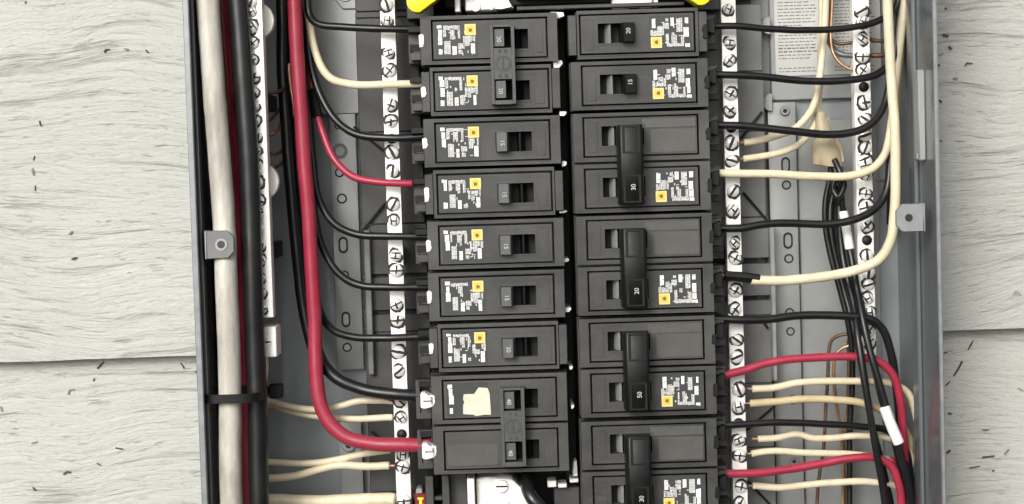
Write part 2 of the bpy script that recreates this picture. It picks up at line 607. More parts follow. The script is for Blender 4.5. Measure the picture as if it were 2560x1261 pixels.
for pts, w in [([(258, 133), (264, 124), (276, 122)], 8), ([(308, 120), (316, 124), (321, 125)], 9), ([(362, 123), (367, 128), (371, 134)], 8),
               ([(98, 300), (99, 310), (104, 318)], 8), ([(86, 388), (84, 398), (83, 404)], 4), ([(80, 418), (82, 430), (84, 442)], 9), ([(87, 462), (88, 470), (87, 480)], 5), ([(176, 650), (186, 646), (195, 643)], 8),
               ([(63, 1), (62, 10)], 5), ([(170, 588), (178, 580), (182, 578)], 7)]:
    chip(pts, w, upper_board)
for pts, w in [([(240, 925), (252, 912), (262, 902)], 8), ([(168, 990), (172, 975), (190, 972)], 9), ([(155, 1188), (166, 1180), (180, 1182)], 10),
               ([(75, 1110), (95, 1104)], 6), ([(80, 1218), (90, 1228)], 8), ([(240, 1158), (255, 1166)], 6),
               ([(450, 905), (462, 924)], 8), ([(486, 928), (500, 935)], 7), ([(0, 1015), (6, 1030)], 8), 
               ([(232, 955), (236, 945)], 6), ([(285, 1120), (310, 1124)], 6), ]:
    chip(pts, w, lower_board)
for pts, w in [([(2355, 87), (2364, 89), (2374, 91)], 12), ([(2364, 18), (2366, 26)], 9), ([(2382, 196), (2389, 197), (2397, 196)], 9),
               ([(2341, 249), (2350, 252), (2356, 258)], 10), ([(2347, 352), (2358, 353)], 8), ([(2345, 160), (2351, 166)], 8), ([(2346, 140), (2360, 132)], 7),
               ([(2410, 168), (2417, 157), (2435, 158)], 6), ([(2372, 115), (2380, 125)], 8)]:
    chip(pts, w, upper_board)
for pts, w in [([(2436, 848), (2428, 862), (2418, 880)], 4), ([(2406, 904), (2400, 916), (2393, 928), (2384, 942)], 14), ([(2378, 952), (2370, 960), (2362, 968)], 4), ([(2353, 886), (2371, 880)], 8),
               ([(2370, 1033), (2382, 1036)], 9), ([(2366, 1135), (2378, 1125)], 9), ([(2510, 1140), (2525, 1122)], 7), ([(2452, 1145), (2492, 1140)], 6),
               ([(2545, 970), (2560, 980)], 7), ([(2455, 1075), (2475, 1076)], 5), ([(2480, 1180), (2488, 1176)], 8), ([(2420, 1172), (2455, 1165)], 5)]:
    chip(pts, w, lower_board)

# ================================================================== BOX (steel enclosure)
XL = Wp(493, 630, 0.0).x
XR = Wp(2343, 630, 0.0).x
ZT = Wp(1280, -330, 0.0).z
ZB = Wp(1280, 1600, 0.0).z
DB = 0.085
box = thing('electrical_box', (0, DB, 0), 'open grey steel breaker panel box mounted on the white siding', 'panel box')
T = 0.0016
m = MB(); m.box(XL, XR, DB, DB + 0.0016, ZB, ZT); m.build('back_panel', 'back_steel', box)
for x0, x1 in ((XL - T, XL), (XR, XR + T)):
    m = MB(); m.box(x0, x1, 0.0, DB + 0.0016, ZB, ZT); m.build('side_wall', 'box_steel', box)
for z0, z1 in ((ZT, ZT + T), (ZB - T, ZB)):
    m = MB(); m.box(XL - T, XR + T, 0.0, DB + 0.0016, z0, z1); m.build('end_wall', 'box_steel', box)
for x0, x1 in ((XL - T - 0.0006, XL + 0.0008), (XR - 0.0004, XR + T)):
    m = MB(); m.box(x0, x1, -0.0022, -0.0001, ZB, ZT, 0.0004); m.build('front_edge', 'lip_steel', box)
# folded crease strips on the wall beside the wires
m = MB(); m.box(XR - 0.0022, XR, 0.034, 0.046, ZB, ZT, 0.0006); m.build('wall_rib', 'box_steel', box)
m = MB(); m.box(XL, XL + 0.0016, 0.006, 0.014, ZB, ZT, 0.0005); m.build('wall_rib', 'box_steel', box)
a, b_ = Wp(2297, 178, 0.03), Wp(2300, 402, 0.03)
m = MB(); m.box(XR - 0.0034, XR, 0.018, 0.027, b_.z, a.z, 0.0005); m.build('cover_guide', 'pan_steel', box)
b2 = Wp(2300, 383, 0.03)
m = MB(); m.box(XR - 0.0046, XR - 0.0034, 0.019, 0.026, b_.z + 0.0004, b2.z, 0.0003); m.build('guide_stop', 'lip_steel', box)


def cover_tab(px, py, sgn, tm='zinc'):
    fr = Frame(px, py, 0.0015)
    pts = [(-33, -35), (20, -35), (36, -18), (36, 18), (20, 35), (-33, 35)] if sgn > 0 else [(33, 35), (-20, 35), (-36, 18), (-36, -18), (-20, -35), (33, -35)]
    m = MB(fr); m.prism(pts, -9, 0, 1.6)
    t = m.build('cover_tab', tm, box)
    m = MB(fr); m.ring(-3 * sgn * 0 + 4 * sgn, 0, 15, 10, -1, 2.2, 20)
    m.build('screw_hole_rim', 'zinc', t)
    m = MB(fr); m.cyl(4 * sgn, 0, 10.5, -1, 0.8, 18)
    if sgn < 0:
        m.box(4 * sgn - 2, 4 * sgn + 2, -8, 8, 0.8, 1.6, 0, 0)
    m.build('screw_hole', 'dark_metal', t)
    m = MB(fr)
    x = -33 * sgn
    m.box(min(x, x - 5 * sgn), max(x, x - 5 * sgn), -36, 36, -70, -1, 1.5)
    m.build('tab_bend', 'zinc', t)


cover_tab(549, 612, 1, 'rib_steel')  # darker steel than the other tab: its dull reflection is in the colour
cover_tab(2276, 545, -1)

# raised mounting rails of the interior, screwed to the back panel
rail_defs = []


def rail(px, py0, py1, w, d, holes, label):
    c = Wp(px, (py0 + py1) / 2, d)
    t = thing('mounting_rail', (c.x, d, c.z), label, 'mounting rail', 'mounting rails on the back of the box')
    z0, z1 = Wp(px, py1, d).z, Wp(px, py0, d).z
    k = KK(d)
    m = MB(); m.box(c.x - w / 2 * k, c.x + w / 2 * k, d, DB, z0, z1, 0.0006, 0, 2)
    m.build('rail_plate', 'pan_steel', t)
    for hx, hy, r, kind in holes:
        fr = Frame(hx, hy, d)
        if kind == 'screw':
            m = MB(fr); m.cyl(0, 0, r, -1, 9, 18, 2); m.cyl(0, 0, r * 0.45, 8.6, 10, 12, 0, 1)
            m.build('rail_screw', ['zinc', 'slot_dark'], t)
        elif kind == 'boss':
            m = MB(fr); m.ring(0, 0, r, r * 0.6, -1, 3.5, 24); m.cyl(0, 0, r * 0.6, -1, 1.2, 20, 0, 1)
            m.build('rail_boss', ['rib_steel', 'pan_steel'], t)
        elif kind == 'slot':
            pts = [(r * math.cos(q), 9 + r * math.sin(q)) for q in [math.pi * i / 8 for i in range(9)]] + \
                  [(r * math.cos(q), -9 + r * math.sin(q)) for q in [math.pi + math.pi * i / 8 for i in range(9)]]
            m = MB(fr); m.prism(pts, -1, 0.9, 0); m.prism([(x * .62, y * .72) for x, y in pts], 0.5, 1.6, 0, 1)
            m.build('rail_slot', ['slot_dark', 'zinc'], t)
        else:
            m = MB(fr); m.cyl(0, 0, r, -1, 0.9, 18); m.cyl(0, 0, r * 0.66, 0.5, 1.6, 16, 0, 1)
            m.build('rail_hole', ['slot_dark', 'zinc'], t)
    return t


rail(866, 285, 925, 66, 0.079, [(845, 315, 9, 'hole'), (850, 378, 19, 'boss'), (849, 432, 12, 'hole'), (855, 497, 13, 'hole'), (858, 613, 12, 'slot'),
                               (862, 688, 11, 'hole'), (865, 799, 11, 'slot'), (868, 869, 12, 'hole')],
     'perforated grey steel rail behind the black wires at the left breakers')
rail(878, 1040, 1245, 56, 0.079, [(872, 1112, 18, 'screw')], 'short grey steel rail under the bend of the thick red wire')
rail(1966, 256, 1330, 70, 0.078, [(1961, 278, 12, 'screw'), (1964, 413, 11, 'slot'), (1966, 463, 12, 'hole'), (1970, 602, 12, 'slot'), (1972, 647, 12, 'hole'),
                                (1974, 782, 12, 'hole'), (1976, 829, 11, 'hole'), (1980, 1000, 12, 'hole'), (1984, 1153, 11, 'screw')],
     'long perforated grey steel rail behind the right side wires')
# the sheet carrying the interior, with half round tabs
pan = thing('interior_pan', Wp(1280, 630, 0.082), 'light grey sheet metal interior pan with half round tabs', 'mounting pan')
for (x0, x1, y0, y1, tabs, sg) in ((780, 896, -320, 288, ((896, 98), (899, 287)), 1), (1925, 2150, -320, 252, ((1923, 64), (1928, 256)), -1)):
    d = 0.0805
    a, c = Wp(x0, 100, d), Wp(x1, 100, d)
    z0, z1 = Wp(x0, y1, d).z, Wp(x0, y0, d).z
    m = MB(); m.box(a.x, c.x, d, DB, z0, z1, 0.0005)
    pl = m.build('pan_plate', 'pan_steel', pan)
    for tx, ty in tabs:
        fr = Frame(tx, ty, 0.075)
        arc = [(sg * 22 * math.sin(q), 22 * math.cos(q)) for q in [math.pi * i / 12 for i in range(13)]]
        m = MB(fr); m.prism(arc + [(-sg * 3, -22), (-sg * 3, 22)], -20, 0, 1.0)
        m.build('half_round_tab', 'pan_steel', pl)
d = 0.083
m = MB(); m.box(Wp(1999, 630, d).x, Wp(2200, 630, d).x, d, DB, ZB + 0.002, Wp(2000, 300, d).z, 0.0005); m.build('pan_plate', 'pan_steel', pan)
# pressed ridge and embosses on the back panel
for (x0, x1, y0, y1, r) in ((1999, 2132, 545, 700, 0), (1999, 2125, 700, 795, 0)):
    d = 0.0818
    a, c = Wp(x0, y0, d), Wp(x1, y1, d)
    m = MB(); m.box(a.x, c.x, d, DB, c.z, a.z, 0.0006)
    m.build('pressed_panel', 'pan_steel', box)
fr = Frame(868, 5, 0.079)
m = MB(fr); m.prism([(-32, 60), (-32, 8), (-12, -18), (22, -18), (22, 60)], -25, 0, 2); kb = m.build('knockout_boss', 'pan_steel', pan)
m = MB(fr); m.cyl(-4, 18, 18, -1, 4, 20, 1.5); m.build('boss_cap', 'zinc', kb)

# ================================================================== plastic base carrying the breakers
base = thing('breaker_base', Wp(1280, 630, 0.07), 'dark moulded plastic base carrying both columns of breakers', 'breaker base')
zt, zb = Wp(1280, -320, 0.07).z, Wp(1280, 1590, 0.07).z
xa, xb = Wp(935, 630, 0.07).x, Wp(1892, 630, 0.07).x
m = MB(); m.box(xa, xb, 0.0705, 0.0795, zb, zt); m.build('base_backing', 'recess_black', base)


def panels(x0, x1, ys, mt, d, side):
    for i in range(len(ys) - 1):
        y0, y1 = ys[i] + 3, ys[i + 1] - 3
        if y1 - y0 < 8:
            continue
        a, c = Wp(x0 + 0.031 * (y0 - 630), y0, d), Wp(x1 + 0.031 * (y0 - 630), y1, d)
        m = MB(); m.box(a.x, c.x, d, 0.072, c.z, a.z, 0.0004)
        m.build('base_panel', mt, base)


panels(906, 1072, [-300, 28, 44, 330, 560, 686, 692, 776, 785, 830, 1000, 1230, 1500], 'base_plastic', 0.0685, 0)
panels(1756, 1926, [-300, 2, 12, 180, 330, 545, 648, 660, 742, 752, 790, 960, 1120, 1300, 1500], 'rib_steel', 0.0685, 1)
# side rails of the base
for px, w_, mt in ((921, 16, 'rib_steel'), (1926, 12, 'pan_steel')):
    a = Wp(px, 630, 0.072)
    k = KK(0.072)
    for y0, y1 in ((575, 935), ) if px < 1000 else ((560, 950), ):
        m = MB(); m.box(a.x - w_ / 2 * k, a.x + w_ / 2 * k, 0.064, 0.0795, Wp(px, y1, 0.07).z, Wp(px, y0, 0.07).z, 0.0005)
        m.build('base_edge', mt, base)
# thin black bars put in to draw the dark diagonal slits of the base
for (x0, y0, x1, y1) in ((885, 318, 962, 380), (905, 578, 962, 508), (930, 1080, 985, 1125), (1905, 280, 1852, 346), (1858, 482, 1918, 552), (1945, 1008, 1862, 1080),
                         (1868, 1202, 1925, 1262), (1905, 800, 1920, 822)):
    m = MB(); sweep(m.bm, catmull([Wp(x0, y0, 0.0665), Wp(x1, y1, 0.0665)]), 0.0007, 6)
    m.build('diagonal_slit', 'recess_black', base)
# centre ridge between the two columns and the outer ribs under the terminals
a = Wp(1412, 630, 0.055)
m = MB(); m.box(a.x - 0.0026, a.x + 0.0026, 0.050, 0.071, zb, zt); m.build('spine_ridge', 'recess_black', base)
for px, py, w_, h_ in ((1394, 38, 34, 16), (1395, 160, 24, 20), (1408, 284, 18, 12), (1411, 410, 12, 14), (1408, 530, 20, 7), (1405, 492, 6, 8), (1415, 651, 16, 10), (1421, 775, 16, 12), (1428, 920, 9, 9),
                       (1432, 1018, 8, 10)):
    fr = Frame(px, py, 0.024)
    pts = [(-w_ / 2, -h_ / 2), (w_ * 0.1, -h_ / 2 * random.uniform(.8, 1.2)), (w_ / 2, h_ * random.uniform(-.2, .1)), (w_ * 0.42, h_ * 0.42), (-w_ / 2, h_ / 2)]
    m = MB(fr); m.prism(pts, -150, 0, 1.0); m.build('bus_stab', 'lug_metal', base)

# ================================================================== breakers
PITCH_Z = 128.3
FACE_D = 0.020

LABEL = [(14, 10, 26, 18, 1), (17, 20, 26, 38, 1), (17, 36, 28, 59, 1), (29, 12, 71, 21, 0), (29, 20, 36, 39, 0), (47, 20, 58, 40, 0), (52, 38, 58, 47, 0), (66, 18, 72, 44, 0),
         (32, 49, 46, 82, 0), (52, 63, 61, 84, 1), (66, 57, 80, 71, 0), (66, 73, 75, 82, 0), (78, 39, 84, 62, 0), (85, 39, 101, 52, 0), (85, 50, 95, 64, 0), (105, 38, 110, 55, 0),
         (98, 57, 107, 83, 1), (17, 68, 25, 83, 1), (101, 39, 104, 50, 0)]
rows_text = {}


def label_print(fr, par, torn=False):
    """dark label with blocks of small white print; x 0..120, y 0..95 from the label's top corner"""
    def uv(x, y):
        return (x - 144, 47 - y)
    m = MB(fr)
    a, c = uv(10, 5), uv(115, 90)
    m.box(a[0], c[0], c[1], a[1], 0.5, 1.2)
    lab = m.build('label', 'label_dark', par)
    m = MB(fr)
    for (x0, y0, x1, y1, br) in LABEL:
        if torn and not (x0 < 28 and y0 > 8 and br):
            continue
        if random.random() < 0.07:
            continue
        x0, x1, y0, y1 = x0 + random.uniform(-1, 1), x1 + random.uniform(-1, 1.5), y0 + random.uniform(-1.5, 1), y1 + random.uniform(-1, 1.5)
        x = x0
        while x < x1 - 1:                       # lines of tiny type, set sideways as on the real label
            w_ = min(x1 - x, random.uniform(2.6, 4.2) if not br else random.uniform(4, 6))
            y = y0 + random.uniform(0, 1.5)
            while y < y1 - 1:
                h_ = min(y1 - y, random.uniform(3, 9) if not br else random.uniform(7, 16))
                k_ = random.uniform(-.5, .5)
                q = [uv(x, y + h_), uv(x + w_, y + h_ + k_), uv(x + w_, y), uv(x, y + k_)]
                m.poly([(u, v, 1.7) for u, v in q], [(0, 1, 2, 3)], 0, br)
                y += h_ + random.uniform(0.3, 1.0)
            x += w_ + random.uniform(0.3, 0.8)
    # thin strokes that join the blocks, like lines of tiny type
    for i in range(0 if torn else 16):
        x0, y0 = random.uniform(30, 100), random.uniform(12, 80)
        if 84 < x0 < 114 and y0 < 40:
            continue
        w_, h_ = random.choice(((2, 7), (7, 2), (3, 5)))
        q = [uv(x0, y0 + h_), uv(x0 + w_, y0 + h_), uv(x0 + w_, y0), uv(x0, y0)]
        m.poly([(u, v, 1.9) for u, v in q], [(0, 1, 2, 3)], 0, 0)
    m.build('label_print', ['ink_white', 'ink_bright'], lab)
    if torn:
        pts = [uv(52, 46), uv(54, 34), uv(80, 34), uv(92, 18), uv(114, 20), uv(119, 33), uv(121, 88), uv(104, 87), uv(84, 90), uv(76, 86), uv(51, 84), uv(52, 60), uv(55, 55)]
        m = MB(fr); m.prism(pts, 1.2, 3.0, 0); m.build('torn_paper_patch', 'torn_paper', lab)
        return
    m = MB(fr)
    a, c = uv(83, 9), uv(111, 37)
    m.box(a[0], c[0], c[1], a[1], 1.2, 2.2, 0.6)
    lg = m.build('logo_square', 'logo_yellow', lab)
    m = MB(fr)
    m.frame((a[0] + 1, c[0] - 1, c[1] + 1, a[1] - 1), (a[0] + 4, c[0] - 4, c[1] + 4, a[1] - 4), 2.0, 2.7)
    m.build('logo_border', 'logo_pale', lg)
    cx, cy = uv(97, 24)
    m = MB(fr)
    m.prism([(cx - 4, cy + 4)] + [(cx + 4.6 * math.sin(q), cy + 4.6 * math.cos(q)) for q in [math.pi * (0.0 + i / 8) for i in range(9)]] + [(cx - 4, cy - 4)], 2.2, 2.9)
    m.build('logo_letter', 'logo_ink', lg)


def body_outline(half_h, notch):
    if notch:
        h = half_h - 11
        return [(-174, -h), (-153, -h), (-153, -half_h), (152, -half_h), (152, -h + 3), (172, -h + 3), (172, h - 3), (152, h - 3), (152, half_h), (-153, half_h), (-153, h), (-174, h)]
    return [(-174, -half_h), (172, -half_h), (172, half_h), (-174, half_h)]


def breaker_side(fr, t, cv, rng):
    """outboard wire terminal: block, pocket, clamp lips and the clamp screw, around row centre cv"""
    m = MB(fr); m.box(-208, -172, cv - 50, cv + 34, -210, -98, 2); tb = m.build('terminal_block', 'breaker_plastic', t)
    m = MB(fr); m.box(-202, -174, cv - 44, cv - 24, -110, -62, 1.5); m.box(-196, -174, cv - 24, cv - 8, -110, -84, 1.5)
    m.build('terminal_lip', 'breaker_plastic', tb)
    m = MB(fr); m.box(-206, -172, cv + 26, cv + 42, -120, -58, 1.5); m.build('terminal_lip', 'plastic_black', tb)
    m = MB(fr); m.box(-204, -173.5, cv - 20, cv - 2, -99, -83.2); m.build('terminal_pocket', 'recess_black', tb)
    h = rng.uniform(14, 20)
    m = MB(fr)
    m.prism([(-175, cv - h), (-165, cv - h + 2), (-162 + rng.uniform(-2, 2), cv - 4), (-165, cv + 2), (-162, cv + h - 4), (-168, cv + h), (-176, cv + h - 3)], -60, 2, 1.5)
    m.build('terminal_screw' if fr.s > 0 else 'clamp_tongue', 'screw_metal' if fr.s > 0 else 'plastic_black', t)
    if fr.s < 0:
        m = MB(fr); m.prism([(-176, cv - 30), (-186, cv - 34), (-198, cv - 38), (-198, cv + 4), (-186, cv + 2), (-176, cv - 2)], -80, -30, 2); m.build('clamp_cover', 'plastic_black', t)


def pole_face(fr, t, cv, kind, num, rng, tie=None, torn=False):
    """one pole: sunken groove, raised face plate with the handle opening, label, toggle"""
    OX0, OX1, OV0, OV1 = 7, 98, cv - 27, cv + 22
    if tie == 'grey':
        OX0, OX1 = 2, 96
    if tie == 'black':
        OX0, OX1 = -8, 98
    m = MB(fr); m.frame((-140, 140, cv - 47, cv + 46), (OX0, OX1, OV0, OV1), -47, 0.5)
    fp = m.build('face_plate', 'breaker_plastic', t)
    m = MB(fr); m.frame((OX0 - 4, OX1 + 4, OV0 - 4, OV1 + 4), (OX0, OX1, OV0, OV1), 0.5, 2.0); m.build('opening_rim', 'breaker_plastic', fp)
    # faint steps moulded in the plate
    m = MB(fr); m.box(108, 132, cv - 38, cv + 38, 0.5, 1.6, 0.8); m.build('moulded_step', 'breaker_plastic', fp)
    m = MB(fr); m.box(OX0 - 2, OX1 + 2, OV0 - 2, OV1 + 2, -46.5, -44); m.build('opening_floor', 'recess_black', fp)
    if kind == 'label':
        fl = Frame2(fr, 0, cv)
        label_print(fl, fp, torn)
    elif kind == 'plain':
        m = MB(fr); m.box(-137, -24, cv - 16, cv + 42, 0.5, 1.4, 0.5); m.build('blank_sticker', 'sticker_grey', fp)
        m = MB(fr); m.box(-137, -4, cv - 43, cv - 20, 0.5, 1.8, 0.5); m.build('moulded_step', 'sticker_grey', fp)
    # toggle
    pm = 'plastic_black' if tie == 'black' else 'breaker_plastic'
    m = MB(fr)
    if tie is None:
        m.prof([(OX0 + 1, -38), (OX0 + 1, 20), (OX0 + 4, 26), (OX0 + 28, 30), (OX0 + 31, 27), (OX0 + 37, -38)], OV0 + 1, OV1 - 1, 0.0)
    else:
        m.prof([(OX0 + 9, -38), (OX0 + 9, 36), (OX0 + 34, 38), (OX0 + 40, -38)], cv - 22, cv + 20, 0.0)
    tg = m.build('toggle', 'tie_grey' if fr.s > 0 else 'plastic_black', t)  # side light put into the toggle colour: grey on the left, black on the right
    m = MB(fr); m.prof([(60, -40), (66, -8), (70, -6), (80, -34), (80, -40)], OV0 + 1, OV1 - 1, 0.0); m.build('toggle_ridge', 'ridge_lit_grey' if fr.s < 0 else 'plastic_black', tg)  # same ridge on both sides: lit copy on the right, shaded copy on the left
    if num and tie != 'black':
        uu, pp = (OX0 + 17, 30) if tie is None else (OX0 + 21, 38.6)
        text_mesh('rating_number', num, 15, fr, uu, cv - 5, pp, -math.pi / 2, 'ink_grey', tg)


class Frame2:
    def __init__(self, fr, u, v):
        self.fr, self.u, self.v, self.k, self.s = fr, u, v, fr.k, fr.s

    def __call__(self, u, v, p):
        return self.fr(u + self.u, v + self.v, p)


def breaker(px, py, flip, rows, label, notch=False, kinds=('label',), nums=('20',), tie=None, group=None, torn=False, no_tie_part=False):
    rng = random.Random(int(px * 7 + py))
    fr = Frame(px + rng.uniform(-1.6, 1.6), py + rng.uniform(-0.4, 0.4), FACE_D + rng.uniform(-0.0004, 0.0004), flip)
    t = thing('circuit_breaker', fr(0, 0, -210), label, 'circuit breaker', group)
    hh = 62.0 + (rows - 1) * PITCH_Z / 2
    m = MB(fr)
    m.prism(body_outline(hh, notch), -210, -46, 2.0)
    body = m.build('body', 'breaker_plastic', t)
    # front rim around each face plate
    cvs = [0.0] if rows == 1 else [PITCH_Z / 2, -PITCH_Z / 2]
    for cv in cvs:
        top = hh - 2 if cv == cvs[0] else cv + 61
        bot = -hh + 2 if cv == cvs[-1] else cv - 61
        m = MB(fr)
        ex = 151 if notch else 170
        m.frame((-ex - 1, ex - 1, bot, top), (-145, 145, cv - 51.5, cv + 50.5), -47, 0)
        m.build('front_rim', 'breaker_plastic', body)
    for v0 in (hh - 11, -hh + 8):
        m = MB(fr)
        m.box(-148, 146, v0, v0 + 3, 0, 1.2, 0.4)
        m.build('edge_bead', 'breaker_plastic', body)
    if notch:
        for u0, u1 in ((-174, -153), (151, 172)):
            m = MB(fr)
            m.box(u0, u1, -hh + 12, hh - 12, -47, -2, 1.5)
            m.build('end_shoulder', 'breaker_plastic', body)
    for i, cv in enumerate(cvs):
        pole_face(fr, t, cv, kinds[i], nums[i], rng, tie, torn and i == 0)
        breaker_side(fr, t, cv, rng)
    return t, fr, hh


def grey_tie(fr, par, v0, v1, centers):
    """hollow handle tie: frame with a window over each toggle and a solid middle"""
    u0, u1 = 1, 62
    zs = sorted(centers)
    cuts = [(c - 27, c + 25) for c in zs]
    m = MB(fr)
    m.box(u0, u0 + 9, v0, v1, 1, 46, 1.2)
    m.box(u1 - 9, u1, v0, v1, 1, 46, 1.2)
    for a, b2_ in ((v0, cuts[0][0]), (cuts[0][1], cuts[1][0]), (cuts[1][1], v1)):
        m.box(u0 + 9, u1 - 9, a, b2_, 6, 45, 0)
    ob = m.build('handle_tie', 'tie_grey', par)
    cm = (cuts[0][1] + cuts[1][0]) / 2
    m = MB(fr)
    m.ring(u0 + 31, cm, 20, 14, 44, 46.4, 18)
    m.box(u0 + 29, u0 + 33, cm - 16, cm + 16, 44, 46.6, 0.5)
    for dv in (30, -30):
        m.box(u0 + 20, u0 + 27, cm + dv - 4, cm + dv + 5, 44, 46.2, 0.8)
        m.box(u0 + 34, u0 + 42, cm + dv - 4, cm + dv + 5, 44, 46.2, 0.8)
    m.build('moulded_mark', 'breaker_plastic', ob)
    return ob


def black_tie(fr, par, num, hh):
    """solid black handle tie of a double pole breaker, in the turned frame (u towards the label is minus)"""
    v0, v1 = -92, 104
    m = MB(fr)
    m.prof([(-1, -30), (-1, 54), (4, 62), (55, 62), (61, 50), (63, -30)], v0, v1, 1.5)
    ob = m.build('handle_tie', 'plastic_black', par)
    for c in (v0 + 36, v1 - 38):
        m = MB(fr); m.frame((7, 51, c - 34, c + 34), (13, 45, c - 30, c + 30), 61.5, 64); m.build('tie_window_rim', 'plastic_black', ob)
    text_mesh('rating_number', num, 16, fr, 26, v1 - 42, 65, -math.pi / 2, 'ink_grey', ob)
    return ob


LX = lambda y: 1224 + 0.0300 * (y - 97)
RX = lambda y: 1595 + 0.0275 * (y - 97)
GL, GR = 'breakers in the left column', 'breakers in the right column'
# tied pair at the top of the left column
y1, y2 = 33 + PITCH_Z * 0.5, 33 + PITCH_Z * 1.5
b1, f1, hh1 = breaker(LX(y1), y1, False, 1, 'upper pole of the tied pair at the top of the left column', False, ('label',), ('20',), 'grey', GL)
b2_, f2, hh2 = breaker(LX(y2), y2, False, 1, 'lower pole of the tied pair, fed by the white wire', True, ('label',), ('20',), 'grey', GL)
grey_tie(f1, b1, -PITCH_Z - 37, 30, (0, -PITCH_Z))
names = {2: ('single breaker rated 15 under the tied pair in the left column', '15', False),
         3: ('single breaker rated 15 fed by the thin red wire', '15', True),
         4: ('single breaker rated 15 directly below the thin red wire breaker', '15', False),
         5: ('single breaker rated 15 two above the torn sticker breaker', '15', False),
         6: ('single breaker rated 20 directly above the torn sticker breaker', '20', True)}
for k, (lb, nm, nt_) in names.items():
    y = 33 + PITCH_Z * (k + 0.5)
    breaker(LX(y), y, False, 1, lb, nt_, ('label',), (nm,), None, GL)
y = 33 + PITCH_Z * 8
bL8, f8, h8 = breaker(LX(y) - 1, y, False, 2, 'double breaker rated 40 with a torn cream sticker, fed by the thick red wire', False, ('label', 'none'), ('40', '40'), 'grey', GL, True)
grey_tie(f8, bL8, -PITCH_Z / 2 - 38, PITCH_Z / 2 + 30, (PITCH_Z / 2, -PITCH_Z / 2))
for cv in (PITCH_Z / 2, -PITCH_Z / 2):
    m = MB(f8); m.frame((-214, -176, cv - 54, cv + 44), (-204, -178, cv - 40, cv + 30), -96, -60); m.build('terminal_frame', 'breaker_plastic', bL8)
    m = MB(f8); m.prism([(-200, cv - 18), (-190, cv - 22), (-172, cv - 18), (-166, cv - 14), (-166, cv + 8), (-176, cv + 9), (-186, cv + 20), (-199, cv + 18)], -50, 2, 2); sc_ = m.build('clamp_screw', 'lug_metal', bL8)
    m = MB(f8); m.box(-192, -170, cv - 3, cv, 1.5, 2.6); m.build('screw_slot', 'slot_dark', sc_)
m = MB(f8); m.box(-136, -8, -PITCH_Z / 2 - 40, -PITCH_Z / 2 + 14, 0.5, 1.6, 0.4); m.build('blank_sticker', 'sticker_grey', bL8)
# right column: the same breakers turned by 180 degrees
for k, (lb, nm, nt_) in {0: ('top breaker of the right column, rated 20, beside the yellow clip', '20', True),
                         1: ('second breaker of the right column, rated 15', '15', False)}.items():
    y = 20 + 128.0 * (k + 0.5)
    breaker(RX(y), y, True, 1, lb, nt_, ('label',), (nm,), None, GR)
for k, lb, nm in ((3, 'uppermost double breaker with a solid black tie, rated 30, in the right column', '30'), (5, 'second double breaker with a solid black tie, rated 20, in the right column', '20'),
                  (7, 'third double breaker with a solid black tie, rated 50, in the right column', '50'),
                  (9, 'bottom double breaker with a solid black tie, cut off by the picture edge', '30')):
    y = 20 + 128.2 * k
    # turned frame: first row of the turned breaker is the lower one in the photo and carries the label
    t, fr, hh = breaker(RX(y), y, True, 2, lb, False, ('label', 'plain'), (None, None), 'black', GR)
    black_tie(fr, t, nm, hh)

# ================================================================== terminal bars with screws
def screw_variants():
    """screw heads sunk in their holes: bright head, worn combination slot, dark arcs painting the shade of the gap round it"""
    out = []
    for i in range(8):
        m = MB()
        rng = random.Random(40 + i)
        m.cyl(0, 0, 0.98, 0.0, 0.45, 14, 0, 0, 0.86)
        a = rng.uniform(0, 3.14)
        if i % 3 == 0:
            arms = [(a, 0.95, 0.2, 0, 0)]
        elif i % 3 == 1:
            arms = [(a, 0.95, 0.15, 0, 0), (a + 1.45 + rng.uniform(-.2, .4), 0.6, 0.15, 0.1, -0.1)]
        else:
            arms = [(a, 0.7, 0.12, -math.sin(a) * 0.42, math.cos(a) * 0.42), (a + 1.57, 0.42, 0.14, 0, 0), (a + 0.1, 0.7, 0.12, math.sin(a) * 0.42, -math.cos(a) * 0.42)]
        for q, (ang, ln, w_, ox, oy) in enumerate(arms):
            c, s_ = math.cos(ang), math.sin(ang)
            pts = [(ln, w_ * rng.uniform(.4, 1.2)), (0, w_ * rng.uniform(.8, 1.6)), (-ln, w_ * rng.uniform(.4, 1.2)), (-ln, -w_ * rng.uniform(.4, 1.2)), (0, -w_ * rng.uniform(.6, 1.5)), (ln, -w_ * rng.uniform(.4, 1.2))]
            m.prism([(ox + c * x - s_ * y, oy + s_ * x + c * y) for x, y in pts][::-1], 0.40, 0.47 + 0.012 * q, 0, 1)
        for arc in range(2):  # flat dark arcs: gap shade drawn round the head
            n0, n1 = rng.uniform(0, 24), rng.randint(6, 11)
            pts, fcs = [], []
            for q in range(n1 + 1):
                t = 2 * math.pi * (n0 + q) / 24
                wd = 0.08 + 0.30 * math.sin(math.pi * q / n1) * rng.uniform(.5, 1.2)
                pts += [(0.93 * math.cos(t), 0.93 * math.sin(t), 0.055 + 0.01 * arc), ((0.97 + wd) * math.cos(t), (0.97 + wd) * math.sin(t), 0.055 + 0.01 * arc)]
            for q in range(n1):
                fcs.append((2 * q, 2 * q + 1, 2 * q + 3, 2 * q + 2))
            m.poly(pts, fcs, 0, 1)
        bm = m.bm
        for v in bm.verts:          # (u, v, p) -> world axes
            v.co = Vector((v.co.x, -v.co.z, v.co.y))
        bmesh.ops.recalc_face_normals(bm, faces=bm.faces)
        me = bpy.data.meshes.new('terminal_screw')
        bm.to_mesh(me)
        bm.free()
        me.materials.append(MATS['screw_metal'])
        me.materials.append(MATS['slot_dark'])
        out.append(me)
    return out


